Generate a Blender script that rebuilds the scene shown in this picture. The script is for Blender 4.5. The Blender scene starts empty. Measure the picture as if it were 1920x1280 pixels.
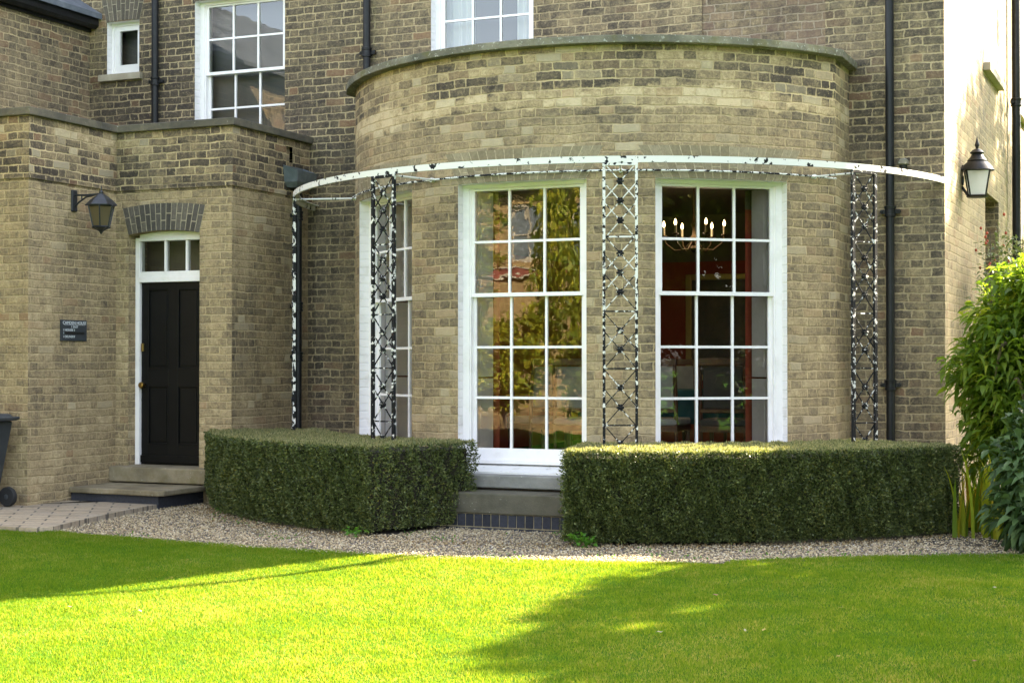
import bpy, math, random
import numpy as np
from math import radians as R_, sin, cos, pi
random.seed(7); rng=np.random.default_rng(7)
sc=bpy.context.scene; COL=sc.collection

# ------------------------------------------------------------------ camera
CAMP=(1.99663,-14.18662,1.36)
cd=bpy.data.cameras.new('camera'); cam=bpy.data.objects.new('camera',cd); COL.objects.link(cam); sc.camera=cam
cd.sensor_width=36; cd.lens=2945.8/1920*36; cd.clip_end=800; cd.clip_start=.05
cam.location=CAMP; cam.rotation_euler=(R_(90+.7654),0,R_(23.4283))
# ------------------------------------------------------------------ light
SUN_EL=32; SUN_AZ=37            # azimuth from +Y towards +X
w=bpy.data.worlds.new('World'); sc.world=w; w.use_nodes=True
nt=w.node_tree; nt.nodes.clear()
sky=nt.nodes.new('ShaderNodeTexSky'); sky.sky_type='NISHITA'; sky.sun_disc=False
sky.sun_elevation=R_(SUN_EL); sky.sun_rotation=R_(SUN_AZ); sky.dust_density=2.5; sky.air_density=1.0; sky.ozone_density=1.0
bg=nt.nodes.new('ShaderNodeBackground'); bg.inputs['Strength'].default_value=.105
wo=nt.nodes.new('ShaderNodeOutputWorld'); hs=nt.nodes.new('ShaderNodeHueSaturation'); hs.inputs['Saturation'].default_value=.55; nt.links.new(sky.outputs[0],hs.inputs['Color']); mx=nt.nodes.new('ShaderNodeMix'); mx.data_type='RGBA'; mx.blend_type='MULTIPLY'; mx.inputs[0].default_value=1; mx.inputs[7].default_value=(1.0,.99,.99,1); nt.links.new(hs.outputs[0],mx.inputs[6]); nt.links.new(mx.outputs[2],bg.inputs[0]); nt.links.new(bg.outputs[0],wo.inputs[0])
sd=bpy.data.lights.new('sun','SUN'); sd.energy=5.0; sd.angle=R_(.55); sd.color=(1,.86,.64)
so=bpy.data.objects.new('sun',sd); COL.objects.link(so)
from mathutils import Vector
sdir=Vector((sin(R_(SUN_AZ))*cos(R_(SUN_EL)),cos(R_(SUN_AZ))*cos(R_(SUN_EL)),sin(R_(SUN_EL))))
so.rotation_euler=sdir.to_track_quat('Z','Y').to_euler(); so.location=(20,30,30)
sc.view_settings.view_transform='Standard'; sc.view_settings.look='None'; sc.view_settings.gamma=1
sc.view_settings.exposure=3.38
sc.cycles.max_bounces=8; sc.cycles.transparent_max_bounces=24

# ------------------------------------------------------------------ materials
class NT:
    def __init__(s,name):
        s.m=bpy.data.materials.new(name); s.m.use_nodes=True; s.t=s.m.node_tree; s.t.nodes.clear()
        s.out=s.n('ShaderNodeOutputMaterial')
    def n(s,ty,**k):
        x=s.t.nodes.new(ty)
        for a,b in k.items(): setattr(x,a,b)
        return x
    def l(s,a,b): s.t.links.new(a,b)
    def val(s,x,sock):
        if isinstance(x,(int,float)): sock.default_value=x
        elif isinstance(x,tuple): sock.default_value=x if len(x)==len(sock.default_value) else (*x,1)
        else: s.l(x,sock)
    def math(s,op,a,b=None,c=None,clamp=False):
        x=s.n('ShaderNodeMath',operation=op); x.use_clamp=clamp
        s.val(a,x.inputs[0])
        if b is not None: s.val(b,x.inputs[1])
        if c is not None: s.val(c,x.inputs[2])
        return x.outputs[0]
    def noise(s,vec,scale,detail=3,rough=.55,dim='3D'):
        x=s.n('ShaderNodeTexNoise',noise_dimensions=dim); x.inputs['Scale'].default_value=scale
        x.inputs['Detail'].default_value=detail; x.inputs['Roughness'].default_value=rough
        if vec is not None: s.l(vec,x.inputs['Vector'])
        return x.outputs['Fac']
    def ramp(s,f,stops,interp='LINEAR'):
        x=s.n('ShaderNodeValToRGB'); x.color_ramp.interpolation=interp; e=x.color_ramp.elements
        while len(e)<len(stops): e.new(.5)
        for a,(p,c) in zip(e,stops):
            a.position=p; a.color=(c,c,c,1) if isinstance(c,(int,float)) else (*c,1)
        s.val(f,x.inputs[0]); return x.outputs[0]
    def mix(s,f,a,b,bt='MIX'):
        x=s.n('ShaderNodeMix',data_type='RGBA',blend_type=bt); s.val(f,x.inputs[0]); s.val(a,x.inputs[6]); s.val(b,x.inputs[7]); return x.outputs[2]
    def mr(s,v,a,b,c=0,d=1,smooth=False):
        x=s.n('ShaderNodeMapRange'); 
        if smooth: x.interpolation_type='SMOOTHSTEP'
        s.val(v,x.inputs[0]); s.val(a,x.inputs[1]); s.val(b,x.inputs[2]); s.val(c,x.inputs[3]); s.val(d,x.inputs[4]); return x.outputs[0]
    def bsdf(s,col,rough=.8,metal=0,spec=.5,bump=None,bstr=.3,bdist=.01):
        b=s.n('ShaderNodeBsdfPrincipled'); s.val(col,b.inputs['Base Color']); s.val(rough,b.inputs['Roughness'])
        b.inputs['Metallic'].default_value=metal; b.inputs['Specular IOR Level'].default_value=spec
        if bump is not None:
            u=s.n('ShaderNodeBump'); u.inputs['Strength'].default_value=bstr; u.inputs['Distance'].default_value=bdist
            s.l(bump,u.inputs['Height']); s.l(u.outputs[0],b.inputs['Normal'])
        return b.outputs[0]
    def fin(s,sh): s.l(sh,s.out.inputs[0]); return s.m
    def geo(s): return s.n('ShaderNodeNewGeometry')
    def obj(s): return s.n('ShaderNodeTexCoord').outputs['Object']
    def pos(s): return s.n('ShaderNodeNewGeometry').outputs['Position']
    def isl(s): return s.n('ShaderNodeNewGeometry').outputs['Random Per Island']

def brick_mat(name,tones,spread=.45,mort=(.56,.44,.25),mamt=1.0,red=.12,redc=(.27,.145,.08),seed=0,pale=0,uramp=None,smear=.0,sootu=None,scale=1.0,pal=None,zvar=None):
    """London stock brickwork in Flemish bond; tones = [(height, tone 0..1)]"""
    N=NT(name); uvn=N.n('ShaderNodeUVMap'); uv=uvn.outputs[0]
    sep=N.n('ShaderNodeSeparateXYZ'); N.l(uv,sep.inputs[0])
    # wobble
    wn=N.n('ShaderNodeTexNoise'); wn.inputs['Scale'].default_value=5; wn.inputs['Detail'].default_value=2; N.l(uv,wn.inputs['Vector'])
    ws=N.n('ShaderNodeSeparateColor'); N.l(wn.outputs['Color'],ws.inputs[0])
    wn2=N.noise(uv,42,2)
    wm=N.n('ShaderNodeTexNoise'); wm.inputs['Scale'].default_value=19; wm.inputs['Detail'].default_value=2; N.l(uv,wm.inputs['Vector'])
    wt=N.n('ShaderNodeSeparateColor'); N.l(wm.outputs['Color'],wt.inputs[0])
    u=N.math('ADD',sep.outputs[0],N.math('ADD',N.math('MULTIPLY',N.math('SUBTRACT',ws.outputs[0],.5),.045),N.math('MULTIPLY',N.math('SUBTRACT',wt.outputs[0],.5),.020)))
    v=N.math('ADD',sep.outputs[1],N.math('ADD',N.math('MULTIPLY',N.math('SUBTRACT',ws.outputs[1],.5),.028),N.math('MULTIPLY',N.math('SUBTRACT',wt.outputs[1],.5),.014)))
    RH=.0758*scale; PER=.3375*scale
    vr=N.math('DIVIDE',v,RH); row=N.math('FLOOR',vr); fv=N.math('SUBTRACT',vr,row)
    par=N.math('MODULO',N.math('ABSOLUTE',row),2)
    rn=N.n('ShaderNodeTexWhiteNoise',noise_dimensions='1D'); N.l(row,rn.inputs['W'])
    u2=N.math('ADD',N.math('DIVIDE',u,PER),N.math('ADD',N.math('MULTIPLY',par,.5),N.math('MULTIPLY',rn.outputs['Value'],.10)))
    cell=N.math('FLOOR',u2); f=N.math('SUBTRACT',u2,cell); hd=N.math('GREATER_THAN',f,.667)
    du=N.math('MULTIPLY',N.math('MINIMUM',N.math('MINIMUM',f,N.math('SUBTRACT',1,f)),N.math('ABSOLUTE',N.math('SUBTRACT',f,.667))),PER)
    dv=N.math('MULTIPLY',N.math('MINIMUM',fv,N.math('SUBTRACT',1,fv)),RH)
    dd=N.math('MINIMUM',du,dv)
    dd=N.math('ADD',dd,N.math('ADD',N.math('MULTIPLY',N.math('SUBTRACT',wn2,.5),.014),N.math('MULTIPLY',N.math('SUBTRACT',N.noise(uv,16,3,.6),.5),.010)))
    msk=N.mr(dd,.0036,.0098,0,1,True)         # 1 = brick
    cid=N.n('ShaderNodeCombineXYZ'); N.l(row,cid.inputs[0]); N.l(N.math('ADD',N.math('MULTIPLY',cell,2),hd),cid.inputs[1]); cid.inputs[2].default_value=seed+.5
    wh=N.n('ShaderNodeTexWhiteNoise',noise_dimensions='3D'); N.l(cid.outputs[0],wh.inputs['Vector'])
    wc=N.n('ShaderNodeSeparateColor'); N.l(wh.outputs['Color'],wc.inputs[0])
    big=N.noise(uv,.9,4,.6); med=N.noise(uv,4.2,4,.65)
    # vertical streaks
    mp=N.n('ShaderNodeMapping'); mp.inputs['Scale'].default_value=(3.2,.35,1); mp.inputs['Location'].default_value=(seed*3.7,seed,0); N.l(uv,mp.inputs['Vector'])
    stre=N.noise(mp.outputs[0],1.6,4,.6)
    vt=N.math('ADD',sep.outputs[1],N.math('MULTIPLY',N.math('SUBTRACT',med,.5),.30))
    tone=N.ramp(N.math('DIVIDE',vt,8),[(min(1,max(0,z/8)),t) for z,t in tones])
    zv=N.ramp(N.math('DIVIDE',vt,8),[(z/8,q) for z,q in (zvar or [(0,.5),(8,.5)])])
    t=N.math('ADD',tone,N.math('MULTIPLY',N.math('SUBTRACT',wc.outputs[0],.5),N.math('MULTIPLY',zv,spread*2)))
    t=N.math('ADD',t,N.math('MULTIPLY',N.math('SUBTRACT',big,.5),1.1))
    t=N.math('ADD',t,N.math('MULTIPLY',N.math('SUBTRACT',stre,.5),.55))
    fine=N.noise(uv,48,4,.75)
    t=N.math('ADD',t,N.math('MULTIPLY',N.math('SUBTRACT',fine,.5),.95))
    t=N.math('ADD',t,N.math('MULTIPLY',N.math('SUBTRACT',N.noise(uv,15,4,.75),.5),1.05))
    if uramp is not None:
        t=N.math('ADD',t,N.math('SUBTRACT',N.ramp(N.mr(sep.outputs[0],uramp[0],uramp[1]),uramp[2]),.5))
    pal=pal or [(0,(.050,.041,.034)),(.25,(.112,.089,.062)),(.5,(.228,.174,.102)),(.75,(.38,.292,.162)),(1,(.54,.43,.265))]
    bc=N.ramp(t,pal)
    bc=N.mix(N.math('MULTIPLY',N.mr(wc.outputs[1],1-red*2,1-red*.4),.5),bc,redc)
    if pale: bc=N.mix(N.math('MULTIPLY',N.mr(wc.outputs[2],1-pale*2,1-pale*.3),.6),bc,(.52,.44,.29))
    mc=N.mix(N.math('MULTIPLY',N.mr(big,.35,.65),.45),mort,tuple(c*.62 for c in mort))
    mc=N.mix(N.mr(med,.45,.75,0,.35),mc,(.16,.13,.09))
    # smeared pointing lets parts of the joints vanish
    mm=N.math('MULTIPLY',N.math('SUBTRACT',1,msk),N.math('MULTIPLY',N.math('MULTIPLY',N.mr(zv,.2,.9,.65,1.15),mamt),N.mr(N.noise(uv,3.1,4,.65),.33,.58,.25,1)))
    colr=N.mix(mm,bc,mc)
    if smear: colr=N.mix(N.math('MULTIPLY',N.mr(N.noise(uv,9,5,.7),.40,.60),N.math('MULTIPLY',N.mr(zv,.5,1,1,.15),smear)),colr,(.38,.305,.18))
    colr=N.mix(N.mr(N.noise(uv,26,5,.8),.54,.68,0,.65),colr,tuple(c*.72 for c in mort))
    h=N.math('ADD',N.math('MULTIPLY',msk,.6),N.math('MULTIPLY',fine,.5))
    return N.fin(N.bsdf(colr,.92,spec=.2,bump=h,bstr=.9,bdist=.013))

MAT={}
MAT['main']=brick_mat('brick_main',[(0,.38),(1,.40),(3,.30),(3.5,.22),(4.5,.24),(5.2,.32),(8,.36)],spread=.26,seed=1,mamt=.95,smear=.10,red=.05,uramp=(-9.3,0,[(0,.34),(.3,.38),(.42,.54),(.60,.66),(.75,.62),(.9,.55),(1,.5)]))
MAT['infill']=brick_mat('brick_infill',[(0,.42),(8,.42)],spread=.2,seed=5,red=.5,redc=(.22,.14,.10),mort=(.40,.32,.22))
MAT['bay']=brick_mat('brick_bay',[(0,.60),(.9,.60),(1.3,.50),(2.6,.46),(2.9,.50),(3.2,.52),(3.42,.44),(3.47,.40),(3.50,.80),(3.62,.82),(3.66,.34),(3.8,.36),(3.86,.42),(4.0,.56),(4.1,.5)],spread=.27,seed=2,mamt=.85,mort=(.55,.43,.235),smear=.30,zvar=[(0,.55),(2.8,.55),(2.95,.35),(3.3,.25),(3.42,.5),(3.5,.9),(3.62,.9),(3.66,1),(4.1,1)],pale=.08,red=.04,redc=(.38,.25,.14))
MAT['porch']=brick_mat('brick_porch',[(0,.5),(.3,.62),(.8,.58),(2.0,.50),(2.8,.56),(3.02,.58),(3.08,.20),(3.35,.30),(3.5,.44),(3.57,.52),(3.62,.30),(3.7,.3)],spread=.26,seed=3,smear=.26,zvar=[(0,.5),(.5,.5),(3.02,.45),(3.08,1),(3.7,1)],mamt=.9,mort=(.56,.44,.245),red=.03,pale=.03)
MAT['wing']=brick_mat('brick_wing',[(0,.5),(3.6,.32),(5,.34),(8,.4)],spread=.2,seed=6,smear=.25,uramp=(-3,0,[(0,.66),(.62,.62),(.78,.40),(1,.36)]))
MAT['side']=brick_mat('brick_side',[(0,.46),(1.2,.5),(2.6,.6),(4,.42),(8,.40)],spread=.26,seed=4,mamt=.7,smear=.6)
MAT['far']=brick_mat('brick_far',[(0,.7),(8,.7)],spread=.25,seed=8,mort=(.3,.22,.11),pal=[(0,(.13,.09,.04)),(.5,(.25,.175,.075)),(1,(.36,.26,.11))])

def simple(name,col,rough=.5,spec=.5,metal=0,nz=None,c2=None,nsc=8,lo=.4,hi=.65,bstr=.2,bdist=.004,bsc=60):
    N=NT(name); p=N.obj(); c=col
    if c2 is not None: c=N.mix(N.mr(N.noise(p,nsc,5,.65),lo,hi),col,c2)
    return N.fin(N.bsdf(c,rough,metal,spec,bump=N.noise(p,bsc,3),bstr=bstr,bdist=bdist))
MAT['white']=simple('white_paint',(.82,.79,.78),.42,c2=(.70,.67,.64),nsc=5,lo=.5,hi=.8,bstr=.15)
MAT['creamjoint']=simple('white_sill_paint',(.74,.73,.70),.6,c2=(.38,.36,.32),nsc=9,lo=.58,hi=.70,bstr=.4)
def painted_brick():
    N=NT('painted_brick'); uv=N.pos(); s=N.n('ShaderNodeSeparateXYZ'); N.l(uv,s.inputs[0])
    v=N.math('ADD',N.math('DIVIDE',s.outputs[2],.0758),N.math('MULTIPLY',N.noise(uv,5),.35)); f=N.math('FRACT',v)
    d=N.mr(N.math('MINIMUM',f,N.math('SUBTRACT',1,f)),.03,.14,0,1,True)
    c=N.mix(N.mr(N.noise(uv,6,5),.55,.75),(.82,.79,.78),(.64,.61,.57))
    c=N.mix(N.math('MULTIPLY',N.math('SUBTRACT',1,d),.16),c,(.5,.5,.47))
    return N.fin(N.bsdf(c,.5,bump=N.math('ADD',d,N.noise(uv,30,3)),bstr=.5,bdist=.006))
MAT['pbrick']=painted_brick()
MAT['black']=simple('black_door_paint',(.004,.004,.0042),.42,spec=.22,c2=(.006,.006,.0062),nsc=3,bstr=.06)
MAT['pipe']=simple('pipe_paint',(.008,.0085,.0095),.45,spec=.3,c2=(.018,.019,.022),nsc=14,lo=.5,hi=.75,bstr=.25,bdist=.003)
MAT['iron']=simple('lantern_iron',(.016,.018,.022),.42,c2=(.035,.039,.043),nsc=18,lo=.5,hi=.8)
MAT['hopperlead']=simple('hopper_paint',(.10,.12,.13),.4,c2=(.15,.17,.18),nsc=12)
MAT['brass']=simple('brass',(.42,.28,.10),.28,metal=1)
MAT['oldbrass']=simple('dark_brass',(.045,.024,.008),.45,metal=.6)
def stone(name,a,b,c,sc1=7,lich=(.42,.42,.36),la=.62,moss=(.12,.11,.035),ma=.6,rough=.9):
    N=NT(name); p=N.pos()
    col=N.mix(N.mr(N.noise(p,sc1,6,.7),.35,.65),a,b)
    col=N.mix(N.mr(N.noise(p,2.2,4),.45,.7),col,c)
    col=N.mix(N.mr(N.noise(p,34,3,.7),la,la+.06,0,.8),col,lich)
    col=N.mix(N.mr(N.noise(p,5,4),ma,ma+.15,0,.7),col,moss)
    return N.fin(N.bsdf(col,rough,spec=.25,bump=N.noise(p,70,5,.7),bstr=.7,bdist=.006))
MAT['coping']=stone('coping_stone',(.13,.12,.09),(.24,.22,.155),(.08,.078,.06),la=.60,ma=.52)
MAT['copingd']=stone('coping_stone_dark',(.085,.078,.062),(.15,.13,.09),(.055,.052,.045),la=.66)
MAT['step']=stone('step_stone',(.20,.165,.095),(.28,.24,.165),(.12,.10,.065),la=.66)
MAT['stepg']=stone('step_stone_grey',(.20,.195,.18),(.27,.265,.24),(.13,.125,.11),la=.66,ma=.7)
MAT['stepd']=stone('step_stone_dark',(.085,.078,.055),(.12,.11,.08),(.06,.056,.04),la=.68)
MAT['sillst']=stone('sill_stone',(.36,.31,.23),(.44,.39,.30),(.28,.24,.17),la=.7,ma=.75)
MAT['slate']=stone('roof_slate',(.11,.125,.15),(.17,.185,.21),(.08,.09,.105),la=.7,ma=.8,rough=.6)
MAT['redtile']=simple('red_tile',(.16,.045,.025),.85,c2=(.2,.06,.04))
def vous(name,a,b,c):
    N=NT(name); p=N.pos(); r=N.isl()
    col=N.ramp(r,[(0,a),(.5,b),(1,c)]); col=N.mix(N.mr(N.noise(p,40,4,.7),.4,.7,0,.5),col,tuple(x*.5 for x in a))
    return N.fin(N.bsdf(col,.9,spec=.2,bump=N.noise(p,90,3),bstr=.5,bdist=.005))
MAT['vdark']=vous('arch_brick_dark',(.065,.058,.050),(.10,.089,.075),(.145,.127,.10))
MAT['vbay']=vous('arch_brick_buff',(.20,.165,.10),(.25,.21,.13),(.31,.265,.17))
MAT['vmain']=vous('arch_brick_brown',(.085,.072,.055),(.125,.105,.08),(.17,.14,.10))
MAT['blueb']=vous('blue_brick',(.030,.032,.040),(.042,.044,.055),(.06,.062,.075))
MAT['mortar']=simple('mortar',(.36,.31,.21),.95,c2=(.26,.22,.15),nsc=20,bstr=.5)
MAT['lead']=simple('lead_flat',(.16,.165,.17),.6)

def glass(name,tint=(.97,.98,.97),wob=.0008,refl=.88):
    N=NT(name); p=N.pos()
    fr=N.n('ShaderNodeFresnel'); fr.inputs['IOR'].default_value=1.52
    b=N.n('ShaderNodeBump'); b.inputs['Strength'].default_value=.35; b.inputs['Distance'].default_value=wob
    N.l(N.noise(p,7,2,.4),b.inputs['Height'])
    g=N.n('ShaderNodeBsdfGlossy'); g.inputs['Roughness'].default_value=.002; N.l(b.outputs[0],g.inputs['Normal']); g.inputs['Color'].default_value=(1,1,1,1)
    t=N.n('ShaderNodeBsdfTransparent'); t.inputs['Color'].default_value=(*tint,1)
    m=N.n('ShaderNodeMixShader'); N.l(N.math('MULTIPLY',fr.outputs[0],1.85*refl,clamp=True),m.inputs[0]); N.l(t.outputs[0],m.inputs[1]); N.l(g.outputs[0],m.inputs[2])
    return N.fin(m.outputs[0])
MAT['glass']=glass('window_glass')
MAT['lampglass']=None
def frosted(name,col,em=0):
    N=NT(name); b=N.n('ShaderNodeBsdfPrincipled'); b.inputs['Base Color'].default_value=(*col,1); b.inputs['Roughness'].default_value=.35
    tr=N.n('ShaderNodeBsdfTranslucent'); tr.inputs['Color'].default_value=(*col,1)
    m=N.n('ShaderNodeMixShader'); m.inputs[0].default_value=.55; N.l(b.outputs[0],m.inputs[1]); N.l(tr.outputs[0],m.inputs[2]); return N.fin(m.outputs[0])
MAT['amber']=frosted('amber_glass',(.20,.16,.085)); MAT['opal']=frosted('opal_glass',(.84,.85,.84))
def peeling(name,thr,soft=.02,rust=True,z0=None,ns=26):
    N=NT(name); p=N.pos(); n=N.noise(p,ns,5,.62)
    if z0: # more white left near the top
        s=N.n('ShaderNodeSeparateXYZ'); N.l(p,s.inputs[0]); n=N.math('ADD',n,N.mr(s.outputs[2],z0[0],z0[1],z0[2],z0[3]))
    f=N.mr(n,thr,thr+soft)
    dark=N.mix(N.mr(N.noise(p,60,3),.64,.70),(.009,.010,.011),(.08,.035,.016)) if rust else (.014,.015,.017)
    c=N.mix(f,dark,(.68,.67,.62))
    return N.fin(N.bsdf(c,.7,spec=.2,bump=f,bstr=.5,bdist=.002))
MAT['railpaint']=peeling('peeling_white_rail',.395,ns=15)
MAT['rodpaint']=peeling('peeling_thin_rail',.49)
MAT['colwhite']=peeling('peeling_column_mixed',.50,ns=13)
MAT['colleft']=peeling('peeling_column_left',.56,ns=22)
MAT['coldark']=peeling('peeling_column_black',.575,ns=26)
MAT['colmid']=peeling('peeling_column_centre',.62,z0=(.4,2.9,.02,.20))

def leafmat(name,stops,trans=.35,rough=.5,spec=.35,nvar=True,objrand=False):
    N=NT(name); r=N.isl(); p=N.pos()
    r=N.math('ADD',N.math('MULTIPLY',r,.75),N.math('MULTIPLY',N.noise(p,2.2,3),.30)) if nvar else r
    c=N.ramp(r,stops)
    b=N.bsdf(c,rough,spec=spec)
    t=N.n('ShaderNodeBsdfTranslucent'); c2=N.mix(.5,c,(.30,.34,.03),'MIX') if False else c
    N.l(N.mix(1,c2,(1.5,1.5,.7),'MULTIPLY'),t.inputs['Color'])
    m=N.n('ShaderNodeMixShader'); m.inputs[0].default_value=trans; N.l(b,m.inputs[1]); N.l(t.outputs[0],m.inputs[2]); return N.fin(m.outputs[0])
MAT['hedge']=leafmat('hedge_leaf',[(0,(.014,.020,.007)),(.3,(.048,.066,.020)),(.6,(.098,.125,.038)),(.86,(.17,.195,.062)),(.94,(.26,.23,.045)),(1,(.28,.13,.02))],trans=.22,rough=.45)
MAT['hedgetop']=leafmat('hedge_top_shoot',[(0,(.09,.11,.04)),(.4,(.20,.21,.085)),(.8,(.33,.30,.15)),(1,(.44,.38,.21))],trans=.3)
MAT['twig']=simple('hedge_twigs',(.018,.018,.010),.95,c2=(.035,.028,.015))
MAT['shrub']=leafmat('shrub_leaf',[(0,(.045,.085,.010)),(.4,(.11,.18,.018)),(.8,(.19,.26,.028)),(1,(.46,.44,.05))],trans=.6,rough=.35)
MAT['budd']=leafmat('buddleia_leaf',[(0,(.024,.048,.014)),(.5,(.050,.092,.028)),(1,(.10,.16,.052))],trans=.25,rough=.5)
MAT['iris']=leafmat('iris_blade',[(0,(.08,.15,.012)),(.45,(.18,.28,.02)),(.75,(.40,.40,.03)),(1,(.55,.26,.03))],trans=.45)
MAT['weed']=leafmat('weed_leaf',[(0,(.05,.14,.012)),(1,(.11,.26,.03))],trans=.4)
MAT['rose']=leafmat('rose_leaf',[(0,(.04,.07,.02)),(.6,(.11,.14,.06)),(1,(.3,.3,.2))],trans=.35)
MAT['hip']=simple('rose_hip',(.34,.06,.02),.5)
MAT['spike']=simple('seed_spike',(.10,.085,.03),.95,c2=(.055,.04,.018),nsc=60,bstr=.9,bdist=.01,bsc=120)
MAT['bark']=simple('bark',(.075,.055,.038),.95,c2=(.12,.10,.07),nsc=12,bstr=.8,bdist=.02,bsc=25)
MAT['tree']=leafmat('tree_leaf',[(0,(.05,.09,.010)),(.5,(.14,.19,.018)),(1,(.32,.30,.03))],trans=.4,nvar=False)
MAT['evergreen']=leafmat('evergreen_leaf',[(0,(.014,.026,.008)),(.6,(.03,.05,.012)),(1,(.07,.08,.02))],trans=.15,nvar=False)
MAT['willow']=leafmat('willow_leaf',[(0,(.09,.13,.012)),(.5,(.24,.28,.02)),(1,(.42,.36,.03))],trans=.4,nvar=False)
def grass_mats():
    N=NT('lawn_ground'); p=N.pos()
    c=N.mix(N.mr(N.noise(p,3,5,.7),.3,.7),(.03,.10,.003),(.052,.15,.004))
    c=N.mix(N.mr(N.noise(p,60,4,.7),.45,.7,0,.6),c,(.09,.17,.01))
    MAT['lawn']=N.fin(N.bsdf(c,.95,spec=.1,bump=N.noise(p,150,3),bstr=1,bdist=.02))
    N=NT('grass_blade'); r=N.isl(); p=N.pos()
    k=N.math('ADD',N.math('MULTIPLY',r,.5),N.math('ADD',N.math('MULTIPLY',N.noise(p,5.5,5,.75),.55),N.math('MULTIPLY',N.math('SUBTRACT',N.noise(p,.9,3,.6),.5),.5)))
    c=N.ramp(k,[(.05,(.050,.145,.006)),(.42,(.099,.222,.010)),(.68,(.162,.272,.022)),(.92,(.40,.38,.14))])
    d=N.n('ShaderNodeBsdfDiffuse'); N.l(c,d.inputs[0]); t=N.n('ShaderNodeBsdfTranslucent'); N.l(N.mix(1,c,(1.75,1.12,.7),'MULTIPLY'),t.inputs[0])
    g=N.n('ShaderNodeBsdfGlossy'); g.inputs['Roughness'].default_value=.5; g.inputs[0].default_value=(.5,.5,.45,1)
    m=N.n('ShaderNodeMixShader'); m.inputs[0].default_value=.5; N.l(d.outputs[0],m.inputs[1]); N.l(t.outputs[0],m.inputs[2])
    m2=N.n('ShaderNodeMixShader'); m2.inputs[0].default_value=.012; N.l(m.outputs[0],m2.inputs[1]); N.l(g.outputs[0],m2.inputs[2]); MAT['blade']=N.fin(m2.outputs[0])
    N=NT('gravel_ground'); p=N.pos(); v=N.n('ShaderNodeTexVoronoi'); v.inputs['Scale'].default_value=55; N.l(p,v.inputs['Vector'])
    sp=N.n('ShaderNodeSeparateColor'); N.l(v.outputs['Color'],sp.inputs[0])
    c=N.ramp(sp.outputs[0],[(0,(.10,.08,.06)),(.4,(.22,.17,.12)),(.75,(.36,.30,.23)),(1,(.5,.46,.4))])
    c=N.mix(N.mr(v.outputs['Distance'],.3,.6),c,(.05,.04,.03)); MAT['gravel']=N.fin(N.bsdf(c,.9,bump=v.outputs['Distance'],bstr=.6,bdist=.01))
    N=NT('gravel_stone'); r=N.isl()
    c=N.ramp(r,[(0,(.18,.14,.085)),(.25,(.36,.285,.165)),(.5,(.50,.41,.25)),(.7,(.58,.50,.34)),(.85,(.36,.245,.13)),(1,(.68,.62,.48))])
    c=N.mix(N.mr(N.noise(N.pos(),4,4),.45,.7,0,.4),c,(.12,.095,.06)); MAT['pebble']=N.fin(N.bsdf(c,.75,spec=.3))
    N=NT('paving_setts'); p=N.pos(); mp=N.n('ShaderNodeMapping'); mp.inputs['Rotation'].default_value=(0,0,R_(-35)); N.l(p,mp.inputs[0])
    b=N.n('ShaderNodeTexBrick'); b.inputs['Scale'].default_value=1; b.inputs['Brick Width'].default_value=.32; b.inputs['Row Height'].default_value=.16; b.inputs['Mortar Size'].default_value=.009; b.inputs['Color1'].default_value=(.38,.31,.21,1); b.inputs['Color2'].default_value=(.28,.225,.155,1); b.inputs['Mortar'].default_value=(.07,.06,.045,1); N.l(mp.outputs[0],b.inputs[0])
    c=N.mix(N.mr(N.noise(p,3,5),.4,.7,0,.5),b.outputs[0],(.33,.29,.235)); c=N.mix(N.mr(N.noise(p,25,5),.5,.7,0,.5),c,(.12,.10,.08))
    MAT['paving']=N.fin(N.bsdf(c,.9,bump=N.math('SUBTRACT',N.noise(p,40,4),b.outputs['Fac']),bstr=.5,bdist=.01))
grass_mats()
MAT['soil']=simple('soil',(.035,.026,.018),.95,c2=(.06,.045,.03),nsc=20,bstr=.8,bdist=.02)
MAT['redwall']=simple('red_room_wall',(.30,.048,.018),.8,c2=(.26,.04,.015))
MAT['frieze']=simple('room_frieze',(.13,.11,.065),.8)
MAT['ceil']=simple('room_ceiling',(.16,.14,.10),.9)
MAT['floor']=simple('room_floor',(.06,.03,.02),.5,c2=(.04,.02,.015))
MAT['dark']=simple('dark_room',(.10,.10,.10),.9)
MAT['curtain']=simple('net_curtain',(.55,.57,.58),.9)
MAT['wood']=simple('mahogany',(.085,.028,.012),.35,c2=(.05,.018,.01))
MAT['uphol']=simple('upholstery',(.26,.26,.23),.9,c2=(.21,.21,.19))
MAT['upholdark']=simple('upholstery_dark',(.06,.055,.05),.9)
MAT['teal']=simple('teal_cloth',(.012,.08,.085),.8)
MAT['gilt']=simple('gilt_frame',(.42,.30,.10),.4,metal=.7)
MAT['picture']=simple('old_painting',(.05,.04,.025),.4,c2=(.10,.07,.035),nsc=3)
MAT['signboard']=simple('sign_slate',(.032,.038,.045),.5)
MAT['signbar']=simple('sign_bar',(.008,.008,.008),.5)
MAT['signtext']=simple('sign_lettering',(.62,.66,.68),.6)
MAT['bin']=simple('bin_plastic',(.028,.033,.038),.55,c2=(.04,.046,.05))
MAT['tyre']=simple('tyre_rubber',(.015,.015,.015),.8)
def emis(name,c,s):
    N=NT(name); e=N.n('ShaderNodeEmission'); e.inputs[0].default_value=(*c,1); e.inputs[1].default_value=s; return N.fin(e.outputs[0])
MAT['flame']=emis('bulb_flame',(1,.66,.28),2.0)

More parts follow.
